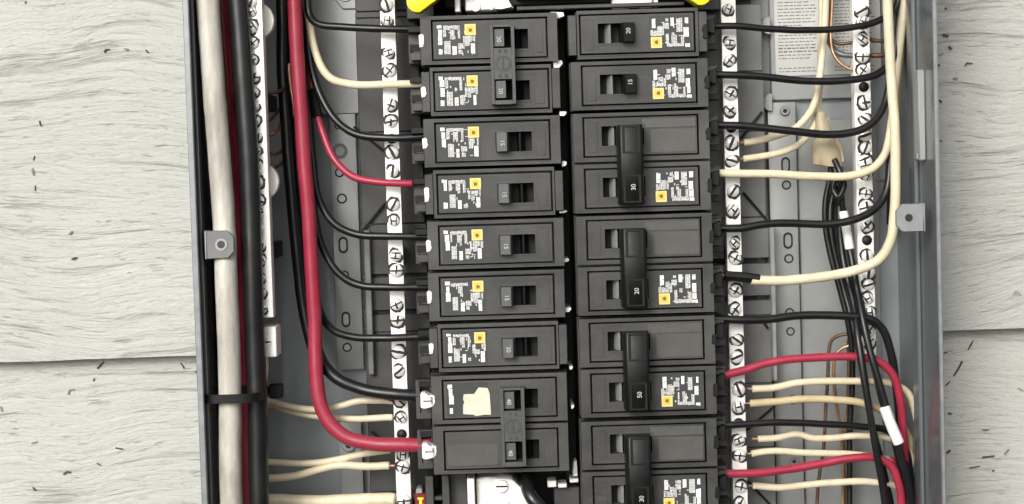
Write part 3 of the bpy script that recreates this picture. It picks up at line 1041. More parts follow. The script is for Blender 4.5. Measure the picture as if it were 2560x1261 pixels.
SCREWS = screw_variants()
hm = MB(); hm.cyl(0, 0, 1, 0, 0.03, 16)
for v in hm.bm.verts:
    v.co = Vector((v.co.x, -v.co.z, v.co.y))
HOLE = bpy.data.meshes.new('bar_hole'); hm.bm.to_mesh(HOLE); hm.bm.free(); HOLE.materials.append(MATS['slot_dark'])


def bar(px_mid, y_mid, w, y0, y1, d, screws, holes, label, depth=0.009, r=16, big=(), dx=0, off=0):
    c = Wp(px_mid, y_mid, d)
    k = KK(d)
    t = thing('terminal_bar', (c.x, d + depth, c.z), label, 'terminal bar', 'tinned terminal bars full of screws')
    z0, z1 = Wp(px_mid, y1, d).z, Wp(px_mid, y0, d).z
    m = MB(); m.box(c.x - w / 2 * k, c.x + w / 2 * k, d, d + depth, z0, z1, 0.0005, 0, 2)
    m.build('bar_body', 'tin', t)
    slope = math.tan(R(1.75))
    for i, sy in enumerate(screws):
        p = Wp(px_mid + (sy - y_mid) * slope, sy, d)
        o = link('terminal_screw', SCREWS[(i * 5) % 8], Vector((c.x + (off + random.uniform(-2, 2)) * k, d - 0.0001, p.z + random.uniform(-2.5, 2.5) * k)), t)
        rr = (r * (1.25 if sy in big else random.uniform(0.9, 1.12))) * k
        o.scale = (rr, rr * 0.8, rr)
        o.rotation_euler = (0, random.uniform(0, 6.28), 0)
    for sy in holes:
        p = Wp(px_mid + (sy - y_mid) * slope, sy, d)
        o = link('bar_hole', HOLE, Vector((c.x + off * k, d - 0.00008, p.z)), t)
        rr = 13 * k
        o.scale = (rr, rr, rr)
    # feet that carry the bar off the base
    for q in (0.15, 0.5, 0.85):
        zz = z0 + (z1 - z0) * q
        m = MB(); m.box(c.x - w * 0.3 * k, c.x + w * 0.3 * k, d + depth + 0.0001, 0.0702, zz - 0.004, zz + 0.004); m.build('bar_foot', 'plastic_black', t)
    return t


bar(989, 630, 37, -300, 1560, 0.0435, [10, 50, 132, 177, 262, 305, 383, 428, 513, 553, 639, 677, 761, 801, 881, 925, 1005, 1044, 1135, 1166, 1252, -40, -80],
    [347, 1086], 'tinned neutral bar with screws running along the left breaker column')
bar(1836, 630, 37, -300, 1560, 0.0435, [-20, 25, 110, 153, 235, 278, 358, 402, 480, 527, 609, 649, 728, 773, 851, 895, 976, 1016, 1100, 1138, 1219, 1257], [320, 1058],
    'tinned neutral bar with screws running along the right breaker column')
bar(2165, 630, 41, -300, 889, 0.052, [27, 54, 100, 141, 179, 255, 300, 340, 371, 407, 440, 486, 520, 566, 639, 679, 712, 748, 783, 827, 856, -15, -55], [218, 601],
    'short tinned ground bar behind the black wires near the right box wall', big=(407, 520), off=3)
# ground bar seen nearly edge on beside the thick cables
lb_ = bar(653, 420, 34, -300, 795, 0.017, [7, 32, 70, 110, 150, 190, 230, 267, 303, 343, 380, 413, 430, 457, 502, 537, 575, 612, 652, 697, 733, 773], [],
          'tinned ground bar half hidden behind the thick black cable', r=14, big=(70, 457), off=-11)
fr = Frame(672, 855, 0.020)
lug = thing('bar_lug', fr(0, 0, -60), 'white metal lug block with one screw at the foot of the ground bar', 'lug')
m = MB(fr); m.box(-20, 19, -39, 38, -90, 0, 2); m.build('lug_block', 'tin', lug)
m = MB(fr); m.cyl(-8, 0, 15, 0, 4, 18, 1); m.box(-21, 5, -2, 2, 4, 4.8, 0, 1); m.build('lug_screw', ['screw_metal', 'slot_dark'], lug)
for py, lb in ((52, 'upper white plastic disc tucked behind the ground bar'), (455, 'lower white plastic disc tucked behind the ground bar')):
    px = 637 + 0.0305 * (py - 52)
    fr = Frame(px, py, 0.0262)
    m = MB(fr); m.cyl(0, 0, 47, -28, 0, 36, 1.5); m.build('snap_disc', 'disc_white', None, label=lb, category='plastic disc', group='white discs behind the ground bar')

# ================================================================== thick cables in the left gutter
OFFT, OFFB = -300, 1560
GC = 'thick feeder cables bundled along the box wall'
wire('feeder_cable', 'thick dirty white feeder cable along the box wall', [(508, OFFT, .009), (519, 0, .009), (534, 200, .009), (549, 400, .009), (562, 612, .009), (569, 800, .009), (574, 1000, .009), (578, 1261, .009), (584, OFFB, .009)],
     28.5, 'cable_white', GC, 'cable', seg=20)
wire('feeder_cable', 'red feeder cable between the white and the black feeder cables', [(535, OFFT, .034), (553, 0, .034), (567, 200, .034), (580, 400, .036), (590, 612, .040), (598, 800, .043), (605, 1000, .044), (610, 1261, .044), (616, OFFB, .044)],
     17, 'wire_red', GC, 'cable', seg=16)
wire('feeder_cable', 'thick black feeder cable with a long sheen beside the ground bar', [(573, OFFT, .014), (596, 0, .014), (610, 200, .014), (622, 400, .014), (630, 612, .014), (636, 800, .014), (643, 1000, .014), (648, 1261, .014), (656, OFFB, .014)],
     25, 'cable_black', GC, 'cable', seg=20)
wire('feeder_cable', 'dark feeder cable sunk in the shade behind the white one', [(540, OFFT, .046), (562, 0, .046), (578, 200, .046), (594, 400, .050), (603, 612, .052), (612, 800, .054), (622, 1000, .054), (630, 1261, .054), (634, OFFB, .054)],
     24, 'cable_black', GC, 'cable', seg=16)
wire('feeder_cable', 'made up black cable filling the dark corner of the box wall', [(514, OFFT, .040), (524, 0, .040), (540, 400, .040), (552, 800, .040), (562, 1261, .040), (568, OFFB, .040)],
     17, 'cable_black', GC, 'cable', seg=16)  # added cable, a dark filler for the strip beside the wall
# cable tie round the feeders
fr = Frame(585, 993, 0.0065)
ztie = thing('cable_tie', fr(0, 0, 0), 'black cable tie strapped round the feeder cables', 'cable tie')
loop = []
for i in range(36):
    q = 2 * math.pi * i / 36
    c, s = math.cos(q), math.sin(q)
    loop.append((-3 + 72 * math.copysign(abs(c) ** 0.55, c), -60 + 92 * math.copysign(abs(s) ** 0.5, s)))
m = MB(fr)
pts, fcs = [], []
for (u, p) in loop:
    for dv in (-11, 11):
        pts.append((u, dv, p)); pts.append((u * 1.05, dv, p * 1.0 + (4 if p > -60 else -4)))
for i in range(36):
    a, b3 = 4 * i, 4 * ((i + 1) % 36)
    fcs += [(a, b3, b3 + 1, a + 1), (a + 1, b3 + 1, b3 + 3, a + 3), (a + 3, b3 + 3, b3 + 2, a + 2), (a + 2, b3 + 2, b3, a)]
m.poly(pts, fcs, 0, 0)
m.build('strap', 'plastic_black', ztie)
fr = Frame(690, 979, 0.030)
m = MB(fr); m.box(-18, 16, -18, 18, -30, 0, 3); m.build('lock_head', 'plastic_black', ztie)
m = MB(fr); m.box(-50, -16, -6, 10, -22, -8, 1); m.build('strap_tail', 'plastic_black', ztie)

# ================================================================== branch wires, left gutter
dB = .036     # depth where a wire enters its breaker
GW = 'branch wires in the left gutter'
wire('hot_wire', 'thick bright red wire running down and bending into the torn sticker breaker',
     [(716, OFFT, .040), (736, 0, .040), (748, 200, .040), (761, 400, .040), (775, 600, .040), (785, 800, .040), (790, 940, .039), (808, 1030, .038), (858, 1090, .037), (930, 1110, .036), (1000, 1113, .035), (1078, 1113, .035)],
     18, 'wire_red', GW, seg=18)
wire('hot_wire', 'thick black wire behind the red one ending above it in the torn sticker breaker',
     [(690, OFFT, .052), (705, 0, .052), (708, 200, .052), (722, 400, .052), (739, 600, .052), (760, 780, .052), (790, 890, .050), (840, 945, .044), (910, 975, .038), (990, 987, .035), (1072, 991, .035)],
     15, 'wire_black', GW, seg=16)
wire('hot_wire', 'long black wire hugging the thick red wire on its shaded side', [(712, OFFT, .060), (727, 0, .060), (732, 200, .060), (742, 400, .060), (757, 600, .060), (770, 760, .060), (783, 860, .060), (812, 920, .056), (860, 955, .050), (920, 975, .046), (1000, 1000, .047)],
     11, 'wire_black', GW)
wire('hot_wire', 'black wire sweeping out to the topmost left breaker', [(763, OFFT, .048), (769, 0, .048), (774, 38, .047), (795, 60, .044), (860, 68, .040), (950, 72, .036), (1056, 76, dB)], 9.5, 'wire_black', GW)
wire('hot_wire', 'off white wire curving into the second left breaker', [(752, OFFT, .050), (765, 0, .050), (775, 60, .050), (790, 130, .049), (822, 190, .046), (875, 210, .040), (960, 212, .0365), (1062, 211, dB)], 10, 'wire_cream', GW)
wire('hot_wire', 'black wire curving into the third left breaker', [(756, OFFT, .053), (766, 0, .053), (773, 120, .052), (792, 210, .049), (832, 290, .045), (885, 334, .040), (975, 346, .036), (1062, 341, dB)], 9.5, 'wire_black', GW)
rw = wire('hot_wire', 'thin red wire with black tape curving into the fourth left breaker', [(745, OFFT, .056), (757, 0, .056), (768, 90, .055), (779, 200, .054), (789, 270, .052), (808, 330, .048), (838, 402, .044), (880, 442, .040), (945, 456, .0365), (1030, 458, dB)], 9, 'wire_red', GW,
          tips=[([(1030, 458, dB), (1064, 459, dB)], 4.5, 'copper_dull', 'bare_tip'), ([(782, 225, .0535), (787, 258, .0525), (794, 292, .051)], 13, 'plastic_black', 'tape_wrap')])
wire('hot_wire', 'black wire curving into the fifth left breaker', [(752, OFFT, .057), (763, 0, .057), (772, 250, .056), (783, 400, .055), (797, 500, .050), (835, 560, .044), (890, 586, .039), (970, 592, .036), (1072, 592, dB)], 9.5, 'wire_black', GW)
wire('hot_wire', 'black wire curving into the sixth left breaker', [(748, OFFT, .060), (758, 0, .060), (770, 300, .060), (786, 530, .057), (806, 620, .051), (848, 685, .044), (898, 714, .039), (970, 719, .036), (1080, 717, dB)], 9.5, 'wire_black', GW)
wire('hot_wire', 'black wire curving into the seventh left breaker', [(742, OFFT, .064), (752, 0, .064), (768, 350, .063), (786, 650, .060), (800, 780, .053), (830, 826, .045), (880, 843, .040), (960, 845, .036), (1086, 841, dB)], 9.5, 'wire_black', GW)
wire('hot_wire', 'dark wire running down past the branch wires behind them', [(738, OFFT, .070), (748, 0, .070), (764, 350, .070), (783, 700, .068), (800, 880, .062), (835, 940, .056)], 9, 'wire_black', GW)
wire('ground_wire', 'pale bare wire glimpsed beside the thick red wire', [(724, 160, .049), (727, 205, .049), (733, 250, .049), (737, 292, .049)], 4.5, 'copper', GW)
# thin grounds from the bundle to the ground bar
GG = 'thin ground wires to the left ground bar'
for lb, pts, mt in (('topmost thin dark ground wire crossing to the ground bar', [(655, 226, .034), (672, 231, .034), (692, 230, .037), (712, 214, .054), (716, 190, .057)], 'copper_dull'),
                    ('second thin dark ground wire slanting up from the ground bar', [(657, 306, .034), (675, 298, .034), (694, 278, .052), (714, 252, .056)], 'copper_dull'),
                    ('brightest copper ground wire bending up from the ground bar', [(659, 343, .034), (682, 333, .034), (700, 314, .052), (716, 282, .056)], 'copper'),
                    ('fourth thin dark ground wire running flat to the ground bar', [(660, 383, .034), (684, 383, .034), (704, 378, .052), (724, 366, .056)], 'copper_dull'),
                    ('lowest thin dark ground wire beside the lower white disc', [(662, 416, .034), (684, 416, .034), (704, 408, .052), (726, 392, .056)], 'copper_dull')):
    wire('ground_wire', lb, pts, 4.6, mt, GG, seg=8)
wire('ground_wire', 'pale wire dropping from the lug block behind the cable tie', [(665, 890, .056), (668, 915, .056), (664, 950, .056), (658, 985, .058)], 5, 'wire_cream', GG)
GN = 'neutral wires at the foot of the left gutter'
CT = lambda x, y: [([(x, y, .048), (x + 14, y, .048)], 3.5, 'copper', 'bare_tip')]
wire('neutral_wire', 'uppermost cream wire rising to the bar below the cable tie', [(640, 995, .056), (676, 1004, .054), (740, 1020, .052), (800, 1026, .051), (850, 1017, .050), (905, 1003, .049), (982, 1003, .048)], 8.5, 'wire_cream', GN, tips=CT(982, 1003))
wire('neutral_wire', 'second cream wire sagging under the first below the cable tie', [(640, 998, .060), (676, 1010, .058), (745, 1034, .056), (820, 1046, .054), (890, 1049, .051), (980, 1044, .048)], 8.5, 'wire_cream', GN, tips=CT(980, 1044))
wire('neutral_wire', 'cream wire slanting up under the thick red bend', [(640, 1153, .054), (700, 1157, .054), (780, 1158, .053), (850, 1148, .052), (910, 1135, .050), (975, 1126, .048)], 8.5, 'wire_cream', GN, tips=CT(975, 1126))
wire('neutral_wire', 'wavy off white wire ending in a bare copper tip', [(640, 1197, .052), (690, 1195, .052), (740, 1189, .052), (795, 1174, .051), (850, 1163, .050), (910, 1167, .049), (972, 1165, .048)], 10, 'wire_cream', GN, tips=CT(972, 1165))
wire('neutral_wire', 'thick cream wire along the bottom edge of the photo', [(640, 1252, .050), (690, 1252, .050), (800, 1255, .050), (900, 1252, .049), (985, 1250, .048)], 17, 'wire_cream', GN, seg=16)

# ================================================================== branch wires, right gutter
GRW = 'branch wires in the right gutter'
wire('hot_wire', 'topmost black wire crossing the grey printed sheet', [(1752, 68, dB), (1840, 67, dB), (1930, 72, .038), (2060, 74, .041), (2140, 67, .043), (2195, 52, .046), (2238, 20, .050), (2250, -40, .052), (2250, OFFT, .054)], 8.5, 'wire_black', GRW)
wire('hot_wire', 'black wire along the lower edge of the printed sheet', [(1768, 187, dB), (1830, 189, dB), (1900, 192, .037), (2030, 204, .040), (2140, 200, .042), (2195, 186, .045), (2232, 150, .049), (2246, 60, .052), (2248, 0, .053), (2246, OFFT, .054)], 9.5, 'wire_black', GRW)
wire('hot_wire', 'black wire passing over the tan wire connector', [(1764, 313, dB), (1850, 316, dB), (1960, 326, .037), (2080, 337, .040), (2155, 324, .042), (2196, 290, .045), (2218, 235, .049), (2232, 120, .052), (2236, 0, .053), (2234, OFFT, .054)], 10, 'wire_black', GRW)
wire('hot_wire', 'cream wire running flat below the tan wire connector', [(1796, 433, dB), (1850, 435, dB), (1950, 437, .037), (2050, 441, .038), (2120, 440, .039), (2172, 426, .041), (2205, 395, .044), (2222, 345, .047), (2236, 230, .050), (2252, 100, .050), (2262, 0, .050), (2270, OFFT, .050)], 10.5, 'wire_cream', GRW,
     tips=[([(1796, 433, dB), (1762, 432, dB)], 4.5, 'copper', 'bare_tip')])
wire('hot_wire', 'black wire with a double bend crossing the upper white marker', [(1768, 570, dB), (1850, 571, dB), (1905, 561, .037), (1960, 556, .038), (2070, 561, .040), (2140, 549, .041), (2190, 519, .044), (2215, 475, .047), (2224, 380, .050), (2230, 250, .055), (2236, 0, .058), (2236, OFFT, .058)], 10, 'wire_black', GRW)
wire('hot_wire', 'long cream wire with a black sleeved end', [(2212, OFFT, .030), (2219, 0, .030), (2226, 150, .030), (2234, 300, .030), (2237, 420, .030), (2236, 530, .030), (2226, 605, .031), (2198, 650, .033), (2140, 677, .035), (2050, 694, .036), (1960, 702, .036), (1880, 700, .036)], 12.5, 'wire_cream', GRW, seg=16,
     tips=[([(1898, 699, dB), (1860, 694, dB), (1812, 690, dB)], 13, 'plastic_black', 'black_sleeve'), ([(1812, 690, dB), (1776, 688, dB)], 5, 'copper', 'bare_tip')])
wire('hot_wire', 'black wire bending down at the foot of the ground bar', [(1786, 798, dB), (1850, 800, dB), (1920, 799, .038), (2010, 790, .040), (2120, 792, .041), (2175, 800, .042), (2208, 830, .043), (2226, 880, .044), (2238, 950, .046), (2250, 1060, .050), (2262, 1180, .054), (2272, OFFB, .056)], 10.5, 'wire_black', GRW)
wire('hot_wire', 'upper red wire arching over the copper ground wires', [(1806, 940, dB), (1860, 926, .037), (1920, 908, .038), (2030, 895, .039), (2145, 894, .040), (2196, 905, .041), (2232, 938, .042), (2250, 1000, .044), (2258, 1080, .048), (2262, 1180, .055), (2265, OFFB, .060)], 10.5, 'wire_red', GRW, seg=14,
     tips=[([(1806, 940, dB), (1782, 944, dB)], 4.5, 'copper_dull', 'bare_tip')])
wire('hot_wire', 'lower red wire turning down beside the box wall', [(1812, 1184, dB), (1890, 1184, .037), (1960, 1177, .038), (2060, 1158, .039), (2130, 1146, .039), (2190, 1146, .040), (2228, 1168, .041), (2246, 1215, .042), (2252, 1261, .043), (2256, OFFB, .045)], 10.5, 'wire_red', GRW, seg=14,
     tips=[([(1812, 1184, dB), (1790, 1184, dB)], 4.5, 'copper_dull', 'bare_tip')])
wire('hot_wire', 'red wire hanging behind the lower red bend', [(2225, 1150, .052), (2248, 1190, .052), (2266, 1261, .052), (2272, OFFB, .052)], 10, 'wire_red', GRW)
wire('hot_wire', 'straight black wire between the two groups of cream wires', [(1786, 1063, dB), (1860, 1060, .037), (1960, 1057, .040), (2060, 1060, .044), (2150, 1067, .048), (2220, 1078, .052), (2262, 1120, .056), (2275, 1200, .058), (2284, OFFB, .058)], 9, 'wire_black', GRW,
     tips=[([(1786, 1063, dB), (1770, 1064, dB)], 4, 'copper', 'bare_tip')])
GRN = 'neutral wires entering the right bar'
CR = lambda x, y: [([(x, y, .048), (x - 16, y, .048)], 3.5, 'copper', 'bare_tip')]
wire('neutral_wire', 'front cream wire of the pair coming down beside the printed sheet', [(2064, OFFT, .055), (2063, 0, .055), (2057, 120, .054), (2046, 210, .052), (2030, 272, .051), (1990, 320, .050), (1940, 341, .049), (1862, 357, .048)], 9, 'wire_cream', GRN, tips=CR(1862, 357))
wire('neutral_wire', 'rear cream wire of the pair coming down beside the printed sheet', [(2056, OFFT, .060), (2054, 0, .060), (2052, 140, .060), (2048, 240, .059), (2036, 310, .057), (2005, 356, .053), (1950, 383, .050), (1860, 398, .048)], 8.5, 'wire_cream', GRN, tips=CR(1860, 398))
wire('neutral_wire', 'cream wire just under the upper red wire', [(1882, 973, .048), (1930, 971, .049), (1995, 957, .050), (2060, 953, .051), (2150, 953, .052), (2225, 958, .053), (2268, 980, .054), (2288, 1030, .056), (2296, 1120, .058), (2300, OFFB, .060)], 9, 'wire_cream', GRN, tips=CR(1882, 973))
wire('neutral_wire', 'tan wire arching gently under the upper cream wire', [(1876, 1009, .048), (1940, 1005, .049), (2010, 998, .050), (2080, 998, .051), (2150, 1006, .052), (2205, 1026, .054), (2250, 1060, .058), (2280, 1120, .062), (2290, OFFB, .064)], 9.5, 'wire_tan', GRN, tips=CR(1876, 1009))
wire('neutral_wire', 'kinked cream wire under the straight black wire', [(1896, 1098, .048), (1945, 1095, .049), (1995, 1086, .050), (2030, 1095, .050), (2080, 1095, .051), (2140, 1089, .052), (2230, 1100, .056), (2276, 1140, .060), (2292, OFFB, .062)], 8.5, 'wire_cream', GRN, tips=CR(1896, 1098))
wire('neutral_wire', 'smooth cream wire just above the lower red wire', [(1880, 1135, .048), (1930, 1129, .049), (2000, 1132, .051), (2080, 1133, .054), (2160, 1139, .056), (2240, 1160, .058), (2280, 1210, .060), (2288, OFFB, .062)], 8.5, 'wire_cream', GRN, tips=CR(1880, 1135))
wire('neutral_wire', 'lowest cream wire under the lower red wire', [(1884, 1215, .048), (1950, 1221, .049), (2010, 1214, .050), (2080, 1207, .051), (2180, 1207, .052), (2245, 1222, .054), (2276, 1280, .058), (2284, OFFB, .060)], 9, 'wire_cream', GRN, tips=CR(1884, 1215))
wire('neutral_wire', 'cream wire standing in the corner of the box wall', [(2252, 985, .064), (2278, 1012, .066), (2292, 1070, .067), (2298, 1140, .068), (2300, OFFB, .068)], 9, 'wire_tan', GRN)
wire('neutral_wire', 'tan wire hanging behind the long cream wire near the top', [(2275, OFFT, .060), (2262, 0, .060), (2254, 120, .060), (2244, 230, .060), (2238, 330, .062), (2236, 420, .064)], 9, 'wire_tan', GRN)
wire('hot_wire', 'black wire hanging behind the long cream wire near the top', [(2262, OFFT, .066), (2248, 0, .066), (2240, 150, .066), (2232, 300, .066), (2228, 420, .066), (2226, 560, .068)], 9.5, 'wire_black', GRW)

# wire connector with its black leads
fr = Frame(2072, 350, 0.050)
nut = thing('wire_connector', fr(0, 0, -40), 'tan winged twist on wire connector standing over black leads', 'wire connector')
m = MB(fr)
rings_ = []
prof_ = [(70, 6), (71, 11), (67, 14), (20, 19), (2, 23), (-8, 31), (-22, 36), (-64, 38), (-66, 31)]
for (v, r) in prof_:
    rings_.append([(-15 + (70 - v) * 0.12 + r * math.cos(2 * math.pi * i / 20), v - (4 if v < 0 else 0) * math.cos(2 * math.pi * i / 20), -26 + min(r, 30) * 0.9 * math.sin(2 * math.pi * i / 20)) for i in range(20)])
pts = [p for r_ in rings_ for p in r_]
fcs = [(a * 20 + i, a * 20 + (i + 1) % 20, (a + 1) * 20 + (i + 1) % 20, (a + 1) * 20 + i) for a in range(len(prof_) - 1) for i in range(20)]
fcs += [tuple(range(19, -1, -1)), tuple(range(8 * 20, 9 * 20))]
m.poly(pts, fcs, 0, 0, smooth=True)
m.build('connector_shell', 'nut_tan', nut)
m = MB(fr)
for i in range(7):
    u = -22 + i * 4.2
    m.box(u, u + 1.8, 8, 58, -14 - abs(i - 3) * 1.5, -10 - abs(i - 3) * 1.8, 0.5)
m.build('grip_rib', 'nut_tan', nut)
for sg in (-1, 1):
    m = MB(fr); m.prism([(sg * 22, 2), (sg * 33 + 4, -14), (sg * 40 + 3, -56), (sg * 30 + 2, -60), (sg * 24, -30)], -34, -20, 2); m.build('wing', 'nut_tan', nut)
GL_ = 'black leads below the tan wire connector'
wire('lead_wire', 'short black lead twisted under the tan wire connector', [(2082, 395, .056), (2086, 420, .055), (2096, 450, .054), (2088, 480, .054), (2098, 508, .054)], 9, 'wire_black', GL_)
wire('lead_wire', 'second short black lead twisted under the tan wire connector', [(2092, 395, .056), (2100, 425, .055), (2090, 450, .052), (2102, 480, .052), (2108, 520, .053), (2115, 545, .054)], 8, 'wire_black', GL_)
wire('lead_wire', 'leftmost black lead bowing out below the tan wire connector', [(2080, 400, .060), (2074, 440, .060), (2063, 500, .060), (2064, 560, .060), (2080, 650, .059), (2104, 740, .058), (2124, 830, .057), (2130, 930, .058), (2126, 1060, .060), (2116, OFFB, .062)], 7.5, 'wire_black', GL_)
wire('lead_wire', 'second black lead running down beside the leftmost one', [(2090, 400, .062), (2088, 450, .062), (2076, 520, .062), (2080, 590, .061), (2098, 680, .060), (2124, 780, .056), (2146, 880, .052), (2160, 960, .048), (2180, 1070, .046), (2198, 1160, .044), (2214, 1261, .044), (2230, OFFB, .044)], 8.5, 'wire_black', GL_)
wire('lead_wire', 'long straight black lead crossing in front of both red wires', [(2098, 500, .058), (2100, 560, .057), (2110, 660, .054), (2132, 760, .046), (2146, 850, .036), (2158, 930, .033), (2172, 1020, .033), (2188, 1120, .034), (2206, 1220, .036), (2216, 1290, .037), (2240, OFFB, .040)], 9, 'wire_black', GL_)
wire('lead_wire', 'black lead carrying both white markers', [(2108, 520, .054), (2118, 580, .053), (2126, 630, .052), (2140, 720, .046), (2156, 800, .038), (2176, 880, .034), (2196, 950, .033), (2216, 1020, .033), (2238, 1090, .033), (2252, 1140, .034), (2270, 1220, .036), (2280, 1290, .038), (2296, OFFB, .042)], 9, 'wire_black', GL_)
wire('lead_wire', 'black lead running down beside the upper white marker', [(2112, 540, .060), (2128, 640, .059), (2150, 750, .052), (2164, 830, .046), (2184, 920, .042), (2204, 1000, .042), (2230, 1080, .044), (2246, 1160, .048), (2262, 1261, .052), (2275, OFFB, .054)], 8, 'wire_black', GL_)
# white markers wrapped round the lead
for pts, r, lb in (([(2108, 530, .0535), (2114, 562, .053), (2124, 622, .052)], 11.5, 'upper white wrap marker on the black lead beside the ground bar'),
                   ([(2212, 1020, .0325), (2226, 1058, .0325), (2247, 1108, .0325)], 14, 'lower white wrap marker on the black lead beside the red wires')):
    m = MB(); sweep(m.bm, catmull([Wp(*p) for p in pts]), r * KK(pts[0][2]), 12)
    mk = m.build('wire_marker', 'tape_white', None, label=lb, category='wire marker', group='white markers on the leads')
# copper grounds
GCU = 'bare copper ground wires in the right gutter'
wire('ground_wire', 'copper wire dropping past the printed sheet into the ground bar', [(2084, OFFT, .062), (2080, 0, .060), (2077, 60, .059), (2078, 110, .057), (2086, 140, .056), (2108, 165, .055), (2142, 180, .054)], 4.3, 'copper', GCU, seg=10)
wire('ground_wire', 'dull brown ground wire bending flat into the ground bar', [(2070, OFFT, .064), (2070, 0, .064), (2070, 70, .062), (2076, 96, .060), (2096, 110, .057), (2140, 107, .055)], 4.6, 'copper_dull', GCU, seg=10)
wire('ground_wire', 'grey stranded ground wire bending into the ground bar', [(2075, OFFT, .066), (2074, 0, .066), (2068, 90, .062), (2080, 118, .059), (2100, 136, .056), (2140, 141, .055)], 7, 'strand_grey', GCU, seg=10)
wire('ground_wire', 'copper wire with a tall hooked top left of the others', [(2140, 836, .058), (2105, 838, .060), (2080, 852, .062), (2072, 885, .063), (2070, 950, .064), (2066, 1020, .066), (2060, 1120, .068), (2044, 1220, .070), (2036, OFFB, .070)], 4.5, 'copper_dull', GCU, seg=10)
wire('ground_wire', 'copper wire with a low hooked top between the others', [(2140, 862, .060), (2105, 872, .062), (2087, 895, .063), (2086, 960, .064), (2094, 1020, .066), (2106, 1100, .068), (2106, 1261, .070), (2104, OFFB, .070)], 4.3, 'copper', GCU, seg=10)
wire('ground_wire', 'straight copper wire hanging from the ground bar', [(2136, 800, .062), (2122, 850, .064), (2120, 940, .066), (2122, 1060, .068), (2118, 1261, .070), (2116, OFFB, .070)], 4.6, 'copper_dull', GCU, seg=10)
wire('ground_wire', 'rear copper wire close beside the straight one', [(2146, 780, .066), (2132, 850, .067), (2130, 960, .069), (2112, 1080, .072), (2110, 1261, .074), (2108, OFFB, .074)], 4.2, 'copper', GCU, seg=10)
wire('ground_wire', 'tiny copper end sticking out of the ground bar', [(2188, 449, .056), (2202, 452, .056), (2212, 453, .057)], 3.5, 'copper', GCU, seg=8)

wire('ground_wire', 'upper dark brown ground wire leaving the ground bar towards the box wall', [(2176, 100, .058), (2200, 104, .058), (2226, 96, .060), (2246, 60, .064), (2256, -40, .066), (2260, OFFT, .066)], 5, 'copper_dull', GCU, seg=10)
wire('ground_wire', 'lower dark brown ground wire leaving the ground bar towards the box wall', [(2178, 141, .058), (2204, 140, .058), (2230, 130, .061), (2250, 80, .066), (2262, -40, .068), (2266, OFFT, .068)], 6, 'copper_dull', GCU, seg=10)
wire('lead_wire', 'black lead looping out of the knot below the tan wire connector', [(2086, 400, .050), (2100, 430, .047), (2110, 462, .047), (2096, 492, .048), (2082, 470, .050), (2090, 440, .052)], 8, 'wire_black', GL_)
wire('lead_wire', 'black lead filling the middle of the bundle below the connector', [(2096, 470, .062), (2092, 540, .062), (2098, 620, .061), (2118, 720, .058), (2140, 820, .054), (2156, 920, .050), (2176, 1040, .050), (2204, 1160, .052), (2230, 1290, .054), (2250, OFFB, .056)], 8, 'wire_black', GL_)

# ================================================================== printed sheet on the back
d = 0.0796
fr = Frame(2040, 60, d)
sheet = thing('printed_sheet', fr(0, 0, 0), 'pale grey printed instruction sheet glued behind the right wires', 'printed sheet')


def rounded(u0, u1, v0, v1, r, n=5):
    out = []
    for cx_, cy_, a0 in ((u1 - r, v1 - r, 0), (u0 + r, v1 - r, 90), (u0 + r, v0 + r, 180), (u1 - r, v0 + r, 270)):
        for i in range(n + 1):
            q = R(a0 + 90 * i / n)
            out.append((cx_ + r * math.cos(q), cy_ + r * math.sin(q)))
    return out


m = MB(fr); m.prism(rounded(-103, 160, -127, 380, 12), -2, 0); m.build('sheet_paper', 'paper', sheet)
m = MB(fr)
rng = random.Random(5)
for (u0, u1) in ((-95, 6), (44, 150)):
    v = 372
    n = 0
    while v > -122:
        n += 1
        if n % 9 == 8:
            v -= 16
            continue
        u = u0
        end = u1 - (rng.uniform(10, 60) if n % 9 == 7 else rng.uniform(0, 8))
        bold = rng.random() < 0.12
        while u < end:
            w_ = rng.uniform(4, 15)
            if u + w_ > end:
                break
            h_ = 3.2 if bold else 2.2
            m.poly([(u, v, 0.5), (u + w_, v, 0.5), (u + w_, v + h_ + rng.uniform(-.4, .6), 0.5), (u, v + h_, 0.5)], [(0, 1, 2, 3)])
            u += w_ + rng.uniform(2, 3.6)
        v -= 8.2
m.build('sheet_print', 'paper_ink', sheet)

# ================================================================== things at the top and the bottom of the interior
# yellow clips
for px, py, r, sg, lb in ((1043, 4, 27, 1, 'yellow plastic clip above the left breaker column'), (1752, -13, 26, -1, 'yellow plastic clip above the right breaker column')):
    fr = Frame(px, py, 0.014)
    arc = [(r * math.cos(q), r * math.sin(q)) for q in [R((140 + i * 12.5) if sg > 0 else (400 - i * 12.5)) for i in range(13)]]
    tail = [(70 * sg, 18), (150 * sg, 60), (150 * sg, 150), (-20 * sg, 150), (-27 * sg, 60)]
    m = MB(fr); m.prism(arc + tail, -60, 0, 5, 0, 2)
    m.build('plastic_clip', 'yellow_plastic', None, label=lb, category='plastic clip', group='yellow clips of the main breaker')
